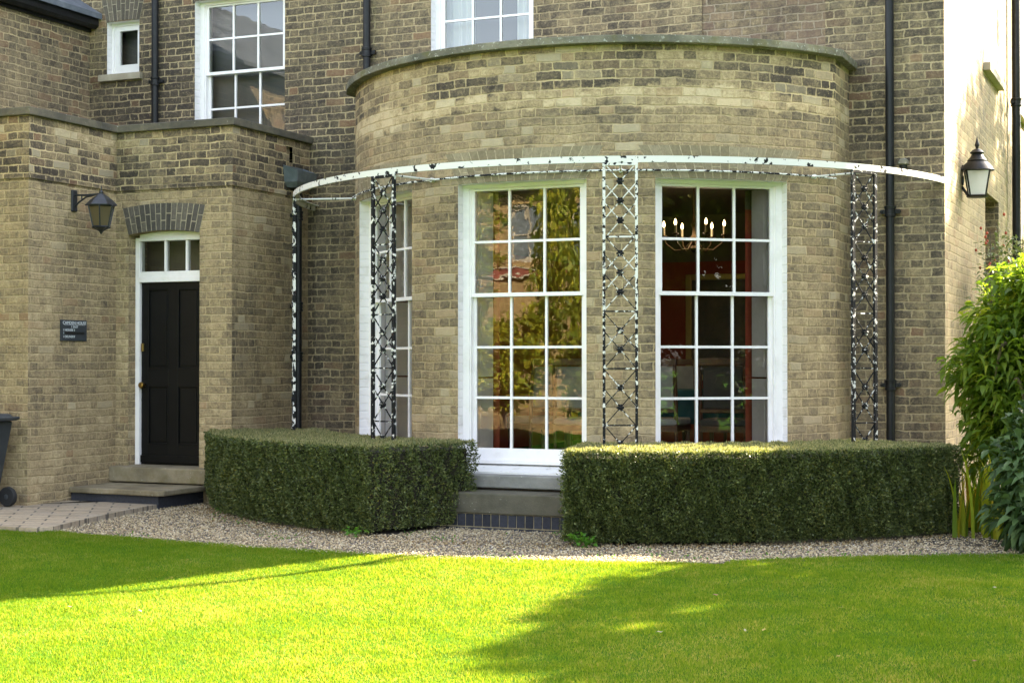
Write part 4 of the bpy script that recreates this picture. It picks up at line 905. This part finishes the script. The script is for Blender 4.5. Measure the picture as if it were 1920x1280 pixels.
# only where the camera could see it, plus a margin
hx0=np.interp(-y,[3.9,8.6],[-7.6,-4.6]); hx1=np.interp(-y,[3.9,8.6],[1.5,1.9]); x=hx0+(hx1-hx0)*rng.uniform(0,1,n)
k=y<edge(x)+.02*rng.normal(0,1,n)+.012; x,y=x[k],y[k]
x2=rng.uniform(-.9,1.8,60000); y2=rng.uniform(-4.0,-2.3,60000); k=y2<edge(x2)+.015*rng.normal(0,1,60000); x=np.r_[x,x2[k]]; y=np.r_[y,y2[k]]
tuft=.75+.5*(np.sin(x*9+2*np.sin(y*5))*np.sin(y*11+x*3)*.5+.5)
h=rng.uniform(.010,.024,len(x))*tuft
v,f=blades(0,x,y,h,wf=.0026,lean=.9); o=np_mesh('grass',v,f,MAT['blade']); tag(o,'short green mown grass blades of the lawn',None,kind='stuff')

# ------------------------------------------------------------------ leaf clouds
def leaves(c,nrm,L,W,spread=.8,up=0,fold=.15,droop=0):
    """rhombic leaves at c; direction = nrm + random*spread"""
    n=len(c); d=nrm+rng.normal(0,1,(n,3))*spread; d[:,2]+=up; d/=np.linalg.norm(d,axis=1,keepdims=True)
    q=rng.normal(0,1,(n,3)); s=np.cross(d,q); s/=np.linalg.norm(s,axis=1,keepdims=True); nn=np.cross(d,s)
    L=np.broadcast_to(L,n)[:,None]*rng.uniform(.6,1.25,(n,1)); W=np.broadcast_to(W,n)[:,None]*rng.uniform(.7,1.2,(n,1))
    V=np.empty((n,4,3)); V[:,0]=c; V[:,1]=c+d*L*.5+s*W*.5+nn*W*fold; V[:,2]=c+d*L; V[:,3]=c+d*L*.5-s*W*.5+nn*W*fold
    if droop: V[:,2,2]-=droop*L[:,0]
    return V.reshape(-1,3),np.arange(4*n).reshape(-1,4)
def hedge(label,p0,p1,ra,rb,zt,nf,clipx=None,fl=0):
    t=thing('clipped_hedge',label,'hedge',cyl((ra+rb)/2,(p0+p1)/2,0))
    # core
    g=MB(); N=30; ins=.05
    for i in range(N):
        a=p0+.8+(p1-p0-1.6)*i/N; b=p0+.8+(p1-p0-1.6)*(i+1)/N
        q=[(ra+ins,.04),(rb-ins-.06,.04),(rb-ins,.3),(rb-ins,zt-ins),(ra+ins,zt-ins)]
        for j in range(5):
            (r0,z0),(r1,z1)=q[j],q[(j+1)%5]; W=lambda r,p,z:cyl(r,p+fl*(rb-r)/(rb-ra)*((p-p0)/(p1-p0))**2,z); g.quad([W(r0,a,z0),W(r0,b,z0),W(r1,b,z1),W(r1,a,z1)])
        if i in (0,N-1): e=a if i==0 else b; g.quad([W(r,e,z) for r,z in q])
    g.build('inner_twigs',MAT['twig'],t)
    # front, ends, back leaves
    def lump(phi,z): return .022*np.sin(phi*.9+3*np.sin(z*7))+.018*np.sin(phi*2.3+z*11)+.012*np.sin(z*23+phi*4.1)
    def surf(r,phi,z): a=np.radians(phi); return np.stack([X0+r*np.sin(a),Y0-r*np.cos(a),z],1)
    parts=[]
    n=nf; ph=rng.uniform(p0,p1,n); z=rng.uniform(.035,zt,n)
    r=rb-.045*np.clip((.22-z)/.22,0,1)+lump(ph,z)*.8-np.abs(rng.normal(0,.022,n)); a=np.radians(ph); nr=np.stack([np.sin(a),-np.cos(a),np.zeros(n)],1)
    parts.append((surf(r,ph,z),nr,0))
    n=nf//4; ph=rng.uniform(p0,p1,n); z=rng.uniform(.04,zt,n); r=ra-lump(ph,z)+np.abs(rng.normal(0,.02,n)); a=np.radians(ph); parts.append((surf(r,ph,z),-np.stack([np.sin(a),-np.cos(a),np.zeros(n)],1),0))
    for e,s in ((p0,-1),(p1,1)):
        n=nf//7; r=rng.uniform(ra,rb,n); z=rng.uniform(.04,zt,n); ph=e+s*(np.degrees(lump(r*30,z)/3.6)-np.abs(rng.normal(0,.4,n))); a=np.radians(ph); parts.append((surf(r,ph,z),s*np.stack([np.cos(a),np.sin(a),np.zeros(n)],1),0))
    n=int(nf*.62); ph=rng.uniform(p0,p1,n); r=rng.uniform(ra,rb,n); z=zt+.010*np.sin(ph*1.7)*np.sin(r*20)-np.abs(rng.normal(0,.012,n))+.004; parts.append((surf(r,ph,z),np.tile([0,0,1.],(n,1)),1))
    Vs=[];Fs=[];ms=[];off=0
    for c,nr,k in parts:
        if fl:   # flared right end: the end face leans outwards towards the wall side
            dx=c[:,0]-X0; dy=Y0-c[:,1]; rr=np.hypot(dx,dy); pp=np.degrees(np.arctan2(dx,dy)); q=np.clip((pp-p0)/(p1-p0),0,1)
            pp=pp+fl*(rb-rr)/(rb-ra)*q**2; aa=np.radians(pp); c=np.stack([X0+rr*np.sin(aa),Y0-rr*np.cos(aa),c[:,2]],1)
        v,f=leaves(c,nr,.024 if k==0 else .024,.0125 if k==0 else .008,spread=.75 if k==0 else .45,up=.25 if k==0 else .6)
        Vs.append(v);Fs.append(f+off);off+=len(v)
        mm=np.zeros(len(f),int) if k==0 else (rng.uniform(0,1,len(f))<.80).astype(int); ms.append(mm)
    o=np_mesh('foliage',np.concatenate(Vs),np.concatenate(Fs),[MAT['hedge'],MAT['hedgetop']],t,np.concatenate(ms))
    kids_world(t); return t
hedge('low clipped hedge left of the stone steps, curving towards the porch',-61,-10.4,2.93,4.04,.70,76000,fl=5.2)
hedge('longer clipped hedge right of the stone steps with golden leaf patches',13.2,60,3.0,4.06,.70,78000)
# soil beds under hedges
mb=MB()
for p0,p1 in ((-61,-8.5),(13,72)):
    for i in range(20):
        a=p0+(p1-p0)*i/20; b=p0+(p1-p0)*(i+1)/20; mb.quad([cyl(2.7,a,.006),cyl(3.93,a,.006),cyl(3.93,b,.006),cyl(2.7,b,.006)])
mb.quad([(.05,-2.2,.007),(4,-1.9,.007),(4,6,.007),(.05,6,.007)])
o=mb.build('soil_bed',MAT['soil']); tag(o,'dark soil under the hedges and shrubs',None,kind='structure')
for p0,p1,lb in ((-60,-12,'left'),(34,76,'right')):
    g=MB()
    for i in range(30):
        a=p0+(p1-p0)*i/30; b=p0+(p1-p0)*(i+1)/30; g.hexa([cyl(3.93,a,-.02),cyl(3.95,a,-.02),cyl(3.95,b,-.02),cyl(3.93,b,-.02)],[cyl(3.93,a,.035),cyl(3.95,a,.035),cyl(3.95,b,.035),cyl(3.93,b,.035)])
    o=g.build('bed_edging',MAT['stepd']); tag(o,'thin dark edging strip at the foot of the %s hedge'%lb,'edging','edging strips round the hedge beds')

def blob_pts(n,c,rad,power=.35,seed=0):
    """points in a lumpy ellipsoid shell"""
    d=rng.normal(0,1,(n,3)); d/=np.linalg.norm(d,axis=1,keepdims=True)
    lum=1+.18*np.sin(d[:,0]*5+seed)*np.sin(d[:,1]*6+seed*2)+.14*np.sin(d[:,2]*9+d[:,0]*7+seed)
    r=rng.uniform(0,1,n)**power*lum
    return np.array(c)+d*r[:,None]*np.array(rad),d
def bigleaf(c,d,L,W,spread,up,droop=.25):
    """pointed, folded leaves made of four faces"""
    n=len(c); t=d+rng.normal(0,1,(n,3))*spread; t[:,2]+=up; t/=np.linalg.norm(t,axis=1,keepdims=True)
    s=np.cross(t,np.array([0,0,1.])+rng.normal(0,.35,(n,3))); s/=np.linalg.norm(s,axis=1,keepdims=True)+1e-9; nn=np.cross(s,t)
    L=(L*rng.uniform(.6,1.25,(n,1))); W=(W*rng.uniform(.7,1.2,(n,1))); dz=np.array([0,0,1.])
    P=[c, c+t*L*.35+s*W*.5+nn*W*.18, c+t*L*.72+s*W*.33+nn*W*.1-dz*L*droop*.35, c+t*L-dz*L*droop, c+t*L*.72-s*W*.33+nn*W*.1-dz*L*droop*.35, c+t*L*.35-s*W*.5+nn*W*.18, c+t*L*.36-dz*L*droop*.05, c+t*L*.72-dz*L*droop*.38]
    V=np.stack(P,1).reshape(-1,3); b=np.arange(n)[:,None]*8
    F=np.concatenate([b+np.array([[0,1,2,6]])*1 if False else b+np.array([[0,1,6,6]])[:, :4]],0) if False else None
    Q=np.concatenate([b+np.array([1,2,7,6]),b+np.array([6,7,4,5])],0); T=np.concatenate([b+np.array([0,1,6]),b+np.array([0,6,5]),b+np.array([2,3,7]),b+np.array([7,3,4])],0)
    return V,Q,T
def bigleaf_obj(name,c,d,L,W,spread,up,mat,parent,droop=.25):
    V,Q,T=bigleaf(c,d,L,W,spread,up,droop); T4=np.concatenate([T],0)
    # mixed polygons: triangulate quads
    Q3=np.concatenate([Q[:,[0,1,2]],Q[:,[0,2,3]]],0); return np_mesh(name,V,np.concatenate([Q3,T4],0),mat,parent)
def stems(root,base,tips,mat,r0=.02,r1=.005,name='stems',bend=.2):
    g=MB()
    for tpt in tips:
        b=Vector(base)+Vector((random.uniform(-.12,.12),random.uniform(-.12,.12),0)); tpt=Vector(tpt); m=(b+tpt)/2+Vector((random.uniform(-bend,bend),random.uniform(-bend,bend),bend))
        pts=[b*(1-q)**2+m*2*q*(1-q)+tpt*q*q for q in np.linspace(0,1,7)]; g.tube(pts,list(np.linspace(r0,r1,7)),5)
    return g.build(name,MAT[mat],root)
def spikes(root,pts,mat='spike'):
    for p in pts:
        g=MB(); p=Vector(p); a=random.uniform(0,6.28); dx,dy=cos(a)*.10,sin(a)*.10
        P=[p+Vector((dx*q,dy*q,.16*q-.30*q*q*1.5)) for q in np.linspace(0,1,9)]
        g.tube(P,[.005,.012,.015,.016,.015,.013,.011,.008,.003],7)
        g.build('seed_spike',MAT[mat],root)
# bright green shrub against the corner
sh=thing('leafy_shrub','tall bright green shrub with drooping seed spikes at the right edge','shrub',(1.3,-.9,0))
cs=[];ds=[]
for c,rad,n in (((1.25,-.9,1.15),(.72,.62,.62),5200),((1.45,-.7,1.75),(.66,.6,.45),3000),((.98,-.95,.75),(.42,.5,.5),2500),((1.0,-.85,1.62),(.42,.42,.34),1800),((.80,-1.0,1.22),(.36,.36,.30),1300),((1.5,-.9,.6),(.7,.6,.5),2000),((1.05,-.9,1.95),(.25,.28,.18),420)):
    c=(c[0]-.28,c[1],c[2]+.08); p,q=blob_pts(n,c,rad,.4,random.random()*6); cs.append(p); ds.append(q)
c=np.concatenate(cs); d=np.concatenate(ds); k=c[:,2]>.15; c,d=c[k],d[k]
bigleaf_obj('foliage',c,d,.105,.040,.6,.05,MAT['shrub'],sh,.45)
stems(sh,(1.3,-.9,0),[(1.0,-.95,2.1),(1.3,-.8,2.15),(.8,-1.0,1.4),(1.6,-.7,2.0),(.75,-.95,1.0),(1.1,-.9,1.9),(1.4,-1.1,1.6)],'bark')
spikes(sh,[(.98,-1.4,1.98),(.92,-1.45,1.85),(.80,-1.5,1.55),(.72,-1.45,1.22),(.9,-1.5,1.05),(1.1,-1.5,1.8),(.66,-1.3,1.5),(1.05,-1.5,1.3)])
kids_world(sh)
bd=thing('leafy_shrub','darker blue-green shrub with broad leaves in front at the lower right','shrub',(1.45,-2.2,0))
cs=[];ds=[]
for c,rad,n in (((1.35,-2.2,.55),(.62,.55,.55),1500),((1.50,-2.1,1.05),(.5,.5,.40),800),((1.05,-2.35,.28),(.38,.35,.28),700),((1.38,-2.0,1.45),(.30,.35,.22),260),((.95,-2.2,.62),(.30,.35,.40),520),((.98,-2.0,.25),(.35,.4,.25),500)):
    c=(c[0]-.0,c[1],c[2]+.02); p,q=blob_pts(n,c,rad,.45,random.random()*6); cs.append(p); ds.append(q)
c=np.concatenate(cs); d=np.concatenate(ds); k=c[:,2]>.04; c,d=c[k],d[k]
bigleaf_obj('foliage',c,d,.125,.058,.5,.15,MAT['budd'],bd,.45)
stems(bd,(1.45,-2.2,0),[(1.0,-2.4,1.0),(1.3,-2.2,1.6),(1.1,-2.3,1.3),(1.6,-2.2,1.5),(.85,-2.4,.6)],'bark',r0=.014,r1=.004)
spikes(bd,[(.95,-2.65,.75),(1.1,-2.7,1.15),(1.15,-2.7,.62)])
kids_world(bd)
# orange-tinged iris clump
ir=thing('iris_clump','clump of yellowing strap-leaved iris beside the right end of the hedge','iris',(.62,-.8,0))
V=[];Fq=[]
for i in range(230):
    x=rng.uniform(.28,.95); y=rng.uniform(-1.7,-.55); a=rng.uniform(0,6.28); H=rng.uniform(.35,.85); ln=rng.uniform(.05,.45)*H; wd=rng.uniform(.011,.022); s=(cos(a+pi/2)*wd,sin(a+pi/2)*wd); b=len(V); K=6
    for q in range(K):
        f=q/(K-1); ww=(1-f**2.2); cxx=x+cos(a)*ln*f*f; cyy=y+sin(a)*ln*f*f; z=H*(f-.28*f**4*ln/H*2)
        V.append((cxx-s[0]*ww,cyy-s[1]*ww,z)); V.append((cxx+s[0]*ww,cyy+s[1]*ww,z))
    for q in range(K-1): Fq.append((b+2*q,b+2*q+1,b+2*q+3,b+2*q+2))
np_mesh('blades',np.array(V),np.array(Fq),MAT['iris'],ir); kids_world(ir)
# rose
rs=thing('rose_bush','thin rose with red hips climbing beside the side wall above the green shrub','rose',(.45,1.6,0))
tips=[(.25,1.2,2.6),(.5,1.7,2.7),(.2,1.9,2.4),(.6,1.3,2.35),(.35,.9,2.0),(.75,1.8,2.5),(.2,2.2,2.5),(.12,1.0,1.9),(.5,2.2,2.2)]
stems(rs,(.45,1.6,0),tips,'bark',r0=.012,r1=.003,bend=.12)
p,q=blob_pts(1100,(.42,1.5,2.2),(.33,.75,.42),.5,2); bigleaf_obj('foliage',p,q,.055,.03,.8,.0,MAT['rose'],rs,.2)
p3,q3=blob_pts(500,(.30,1.2,1.75),(.22,.5,.4),.5,3); bigleaf_obj('lower_foliage',p3,q3,.055,.03,.8,.0,MAT['rose'],rs,.2)
for i in range(46):
    g=MB(); c=(random.uniform(.1,.7),random.uniform(.8,2.2),random.uniform(1.9,2.72)); g.lathe((c[0],c[1],c[2]),[(.004,0),(.012,.009),(.013,.019),(.006,.03)],8)
    g.build('rose_hip',MAT['hip'],rs,smooth=True)
kids_world(rs)
# weeds
def weed(label,x,y,s,n):
    t=thing('garden_weed',label,'weed',(x,y,0),'small weeds at the foot of the hedges'); p,q=blob_pts(n,(x,y,.045*s/.1),(s,s*.8,.05*s/.1),.6,1); p[:,2]=np.abs(p[:,2])+.008
    bigleaf_obj('leaves',p,q*[1,1,.3],.038*s/.1,.034*s/.1,.4,.25,MAT['weed'],t,.2); kids_world(t)
q=cyl(4.12,15.2,0); weed('bright green weed at the left foot of the right hedge',q[0],q[1],.11,70)
q=cyl(4.12,-11,0); weed('bright green weed under the right end of the left hedge',q[0],q[1],.085,50)
q=cyl(4.02,-44,0); weed('bright green weed at the porch end of the left hedge',q[0],q[1],.06,40)
# low creeping greenery in the gravel
n=2600; x=rng.uniform(-6.2,.4,n); y=rng.uniform(-4.25,-2.4,n); dn=np.sin(x*3.1)*np.sin(y*4.3+x)+.5*np.sin(x*7.7+y*9); r=np.hypot(x-X0,y-Y0)
k=(dn>.55)&(r>3.1)&(y>edge(x)); x,y=x[k],y[k]; c=np.stack([x,y,np.full(len(x),.008)],1); v,f=leaves(c,np.tile([0,0,.6],(len(x),1)),.022,.012,spread=.9,up=.3)
o=np_mesh('creeping_weeds',v,f,MAT['weed']); tag(o,'tiny scattered weeds growing through the gravel',None,kind='stuff')
MAT['litter']=leafmat('leaf_litter',[(0,(.10,.06,.03)),(.5,(.20,.13,.06)),(1,(.34,.26,.10))],trans=.1)
n=1500; ph_=rng.uniform(-58,66,n); rr_=4.02+np.abs(rng.normal(0,.16,n)); a_=np.radians(ph_); c=np.stack([X0+rr_*np.sin(a_),Y0-rr_*np.cos(a_),np.full(n,.012)],1); k=(c[:,1]>edge(c[:,0])-.3); c=c[k]; c[:,2]=np.where(c[:,1]<edge(c[:,0]),.03,.012)
v,f=leaves(c,rng.normal(0,.3,(len(c),3))+[0,0,.02],.022,.012,spread=.5,up=.05); o=np_mesh('leaf_litter',v,f,MAT['litter']); tag(o,'small brown leaf litter along the foot of the hedges',None,kind='stuff')
# fallen leaves on the lawn
def ray_ground(px,py):
    th,ph=R_(23.4283),R_(.7654); f=np.array([-sin(th)*cos(ph),cos(th)*cos(ph),sin(ph)]); r=np.array([cos(th),sin(th),0]); u=np.cross(r,f); v=f+r*(px-960)/2945.8-u*(py-640)/2945.8; C=np.array(CAMP)
    t=-C[2]/v[2]
    for _ in range(20):
        P=C+v*t; t=(float(zl(P[1]))+.02-C[2])/v[2]
    return C+v*t
MAT['fl1']=simple('fallen_leaf_tan',(.26,.12,.06),.7); MAT['fl2']=simple('fallen_leaf_yellow',(.32,.25,.05),.7); MAT['fl3']=simple('fallen_leaf_pale',(.26,.24,.12),.7)
FLV=[(130,1142,'fl1','reddish tan fallen leaf, farthest left on the lawn'),(263,1150,'fl3','pale fallen leaf right of the reddish one on the lawn'),(1236,1190,'fl3','pale fallen leaf near the middle of the lawn'),(1341,1120,'fl1','tan fallen leaf on the shaded lawn below the hedge'),(1397,1187,'fl3','whitish fallen leaf on the shaded lawn'),(1432,1186,'fl2','yellow fallen leaf beside the whitish one'),(1578,1144,'fl2','yellow fallen leaf in the middle of the shaded lawn'),(1695,1077,'fl2','yellow fallen leaf near the gravel edge at right'),(1572,1236,'fl2','yellow fallen leaf low on the shaded lawn'),(1827,1245,'fl1','tan fallen leaf at the lower right of the lawn'),(1683,1000,'fl2','yellow-green fallen leaf on the gravel at right'),(1865,1106,'fl3','small pale fallen leaf under the right shrub')]
for px,py,m,lab in FLV:
    P=ray_ground(px,py); g=MB(); s=.021; a=random.uniform(0,6.28); z=.012
    pts=[(-1,0,.1),(-.3,.45,.5),(.5,.4,.35),(1.1,0,.6),(.5,-.4,.2),(-.3,-.45,.45)]
    w_=[(P[0]+s*(x*cos(a)-y*sin(a)),P[1]+s*(x*sin(a)+y*cos(a)),P[2]+z+s*zz) for x,y,zz in pts]; i=len(g.v)
    g.quad([w_[0],w_[1],w_[5]]); g.quad([w_[1],w_[2],w_[4],w_[5]]); g.quad([w_[2],w_[3],w_[4]])
    o=g.build('fallen_leaf',MAT[m]); tag(o,lab,'leaf','fallen leaves on the lawn')

# ------------------------------------------------------------------ trees and things around the garden (seen in the glass, or by their shade)
def tree(label,x,y,h,crowns,n,mat='tree',L=.16,W=.07,tr=.14,weep=False,name='broadleaf_tree',z0=None):
    z0=float(zl(y)) if z0 is None else z0
    t=thing(name,label,'tree',(x,y,z0)); g=MB()
    g.tube([(x,y,z0-.1),(x+.05,y,z0+h*.25),(x-.06,y+.04,z0+h*.5),(x,y,z0+h*.8)],[tr*1.3,tr,tr*.7,tr*.3],10)
    for c,rad in crowns:
        b=(x,y,z0+h*random.uniform(.25,.45)); g.tube([b,((b[0]+c[0])/2,(b[1]+c[1])/2,(b[2]+c[2])/2+.2),c],[tr*.5,tr*.35,tr*.12],6)
    g.build('trunk',MAT['bark'],t,smooth=True)
    cs=[];ds=[]; tot=sum(r[0]*r[1]*r[2] for _,r in crowns)
    for c,rad in crowns:
        m=int(n*rad[0]*rad[1]*rad[2]/tot); sub=max(4,m//110)
        # clumps inside the crown
        cc,dd=blob_pts(sub,c,rad,.33,random.random()*6)
        for q in range(sub):
            p,d_=blob_pts(m//sub,cc[q],(.16*rad[0]+.12,)*2+((.5 if weep else .10)*rad[2]+.08,),.5,0); cs.append(p); ds.append(d_)
    c=np.concatenate(cs); d=np.concatenate(ds)
    if weep: d=d*.4; v,f=leaves(c,d,L,W,spread=.25,up=-1.2)
    else: v,f=leaves(c,d,L,W,spread=.8,up=-.1)
    np_mesh('crown',v,f,MAT[mat],t); kids_world(t); return t
# right of the frame: shade on the lawn and side wall
tree('broad tree standing right of the house, off to the side of the lawn',7.0,1.6,8.5,[((7.6,1.3,6.4),(1.7,1.7,1.8)),((8.9,1.8,7.2),(2.0,1.9,1.9)),((6.9,.4,4.9),(1.6,1.6,1.6)),((8.2,.4,5.8),(2.0,2.0,1.9)),((6.2,1.0,5.2),(1.2,1.2,1.3)),((5.0,2.5,4.9),(.95,1.0,1.2)),((5.7,2.0,5.0),(1.1,1.1,1.1)),((5.5,2.5,5.9),(.9,1.0,.9)),((6.3,2.0,6.0),(1.1,1.1,1.1)),((9.6,1.6,6.6),(1.9,1.9,2.0))],95000,L=.18,W=.10)
tree('tree behind the right corner of the house',5.2,8.4,9.0,[((4.7,7.2,5.9),(1.4,1.4,2.0)),((5.2,9.3,7.0),(1.7,1.9,2.4)),((4.6,6.2,4.5),(1.1,1.1,1.2)),((4.4,9.6,4.6),(1.3,1.3,1.5)),((5.6,11.2,6.6),(1.6,1.8,2.2)),((4.3,5.8,5.4),(1.2,1.3,1.5))],70000,L=.18,W=.09)
tree('spreading tree beside the lawn, right of the camera',7.6,-4.8,8.0,[((6.6,-4.6,5.4),(2.1,1.9,1.5)),((8.4,-5.4,6.0),(2.2,2.2,1.7)),((7.6,-3.2,4.6),(1.8,1.6,1.4)),((6.9,-6.4,4.6),(1.7,1.7,1.3))],50000,L=.18,W=.09)
tree('round tree at the right edge of the garden',11.5,-9.5,8.5,[((11,-9,5.2),(2.8,2.6,2.2)),((12.5,-10.5,6.0),(2.5,2.6,2.0)),((10.5,-10.8,3.8),(2,2,1.5))],16000,L=.22,W=.10)
for (x,y,l) in ((10.6,-3.6,'unseen evergreen added to darken the right bay window glass, nearest the house'),(11.4,-6.4,'unseen evergreen added to darken the right bay window glass, between two others'),(12.0,-9.4,'unseen evergreen added to darken the right bay window glass, farthest from the house')):
    tree(l,x,y,6.6,[((x,y,1.7),(1.9,2.1,1.7)),((x,y,3.6),(1.8,2.0,1.9)),((x,y,5.4),(1.4,1.6,1.5))],20000,L=.18,W=.10,name='added_evergreen',mat='evergreen')  # unseen evergreens, added to darken the reflection in the right bay window
# seen reflected in the middle window
tree('dark green tree left of the facing house, seen in the middle window glass',-12.8,-20,7.0,[((-12.7,-20,4.6),(1.1,1.2,1.5)),((-12.9,-20.3,2.9),(1.1,1.2,1.0)),((-13.9,-19.7,5.6),(1.2,1.2,1.4)),((-12.6,-20.0,6.2),(.9,.9,1.0))],16000)
tree('yellow-green weeping tree right of the facing house, seen in the middle window glass',-8.9,-20,8.0,[((-9.2,-20,5.6),(1.4,1.5,1.9)),((-8.2,-20.5,6.8),(1.6,1.5,1.4)),((-9.3,-19.8,3.4),(1.2,1.3,1.5))],20000,mat='willow',weep=True,L=.22,W=.05,name='willow_tree')
tree('low bushy tree in front of the facing house, on its left',-11.6,-17.2,2.7,[((-11.6,-17.2,1.4),(1.0,.8,1.0)),((-12.6,-17.4,1.5),(.9,.8,.9)),((-10.9,-17.3,1.7),(.7,.7,.8))],9000,tr=.07,L=.13,W=.06)
tree('low golden bush in front of the facing house, in the middle',-10.0,-16.8,2.5,[((-10.1,-16.8,1.3),(.9,.8,.9)),((-9.6,-16.8,2.0),(.5,.6,.5))],7000,tr=.06,L=.12,W=.06,mat='willow',name='garden_bush')
tree('low green bush in front of the facing house, on its right',-8.4,-17.0,2.7,[((-8.5,-17,1.5),(1.0,.8,1.0)),((-7.4,-17.2,1.6),(.9,.8,1.0))],8000,tr=.06,L=.13,W=.06,name='garden_bush')
tree('tall dark tree behind the camera',1.5,-24,9.5,[((1.5,-24,6.5),(3.0,2.5,2.4)),((3.2,-24.5,4.6),(2.2,2.0,1.7)),((-.6,-24,5.0),(2.2,2,1.9))],14000,L=.22,W=.10)
for (x,y,l) in ((3.0,26,'tree beyond the back of the side wall, nearest the house line'),(8.5,24,'middle tree of the three beyond the side wall'),(14.5,22,'tree beyond the side wall, farthest from the house')):
    tree(l,x,y,8.5,[((x,y,5.4),(2.6,2.2,2.3)),((x-1.6,y,3.6),(1.9,1.8,1.6)),((x+1.7,y+.5,3.8),(1.9,1.8,1.7))],9000,L=.26,W=.13)
tree('wide tree at the far left of the garden',-21,-17,8.5,[((-21,-17,6),(2.6,2.4,2.2)),((-19.3,-17.5,4.4),(1.9,1.8,1.6)),((-22.6,-16.5,4.8),(2,2,1.7))],12000,L=.22,W=.10)
fh=thing('facing_house','yellow brick house with slate roof facing the garden, seen in the window glass','house',(-17,-33,-.6))
FH=frame((0,-32),(-1,0),(0,1)); wins=[(x0_,x0_+1.1,4.35,5.95) for x0_ in (11.2,13.4,15.35,17.8,20.0)]+[(x0_,x0_+1.2,.6,2.4) for x0_ in (13,17,20)]
mb=MB(); panel(mb,FH,9.5,24,-.8,6.5,wins); 
for a,b,c,e in ((9.5,9.5,-32,-40),(24,24,-32,-40)): mb.quad([(-a,c,-.8),(-b,e,-.8),(-b,e,6.5),(-a,c,6.5)],[(c,0),(e,0),(e,6.8),(c,6.8)])
mb.build('wall',MAT['far'],fh)
mb=MB(); mb.quad([(-9.1,-31.5,6.45),(-24.4,-31.5,6.45),(-24.4,-36,9),(-9.1,-36,9)]); mb.quad([(-9.1,-40.5,6.45),(-24.4,-40.5,6.45),(-24.4,-36,9),(-9.1,-36,9)]); mb.quad([(-9.1,-31.5,6.445),(-24.4,-31.5,6.445),(-24.4,-32,6.445),(-9.1,-32,6.445)]); rf=mb.build('roof',MAT['slate'],fh)
mb=MB(); boxw(mb,-18.5,-17.3,-36.6,-35.6,8,10.6); mb.build('chimney',MAT['far'],rf)
for a,b,c,e in wins:
    g=MB(); 
    for q in ((a,a+.07,c,e),(b-.07,b,c,e),(a+.07,b-.07,c,c+.07),(a+.07,b-.07,e-.07,e),((a+b)/2-.025,(a+b)/2+.025,c+.07,e-.07)): g.box(FH,q[0],q[1],-.12,-.05,q[2],q[3])
    for z in ((c+e)/2,): g.box(FH,a+.07,b-.07,-.12,-.055,z-.03,z+.03)
    w_=g.build('window',MAT['sillst'],fh); g=MB(); g.quad([FH(a,-.1,c),FH(b,-.1,c),FH(b,-.1,e),FH(a,-.1,e)]); g.build('pane',MAT['hopperlead'],w_)
mb=MB(); boxw(mb,-23.5,-10.0,-31.96,-31.86,3.92,4.07); mb.build('red_band',MAT['redtile'],fh)
mb=MB(); boxw(mb,-23.5,-10.0,-31.97,-31.82,4.071,4.13); boxw(mb,-23.5,-10.0,-31.97,-31.84,3.88,3.919); mb.build('pale_trim',MAT['sillst'],fh)
kids_world(fh)
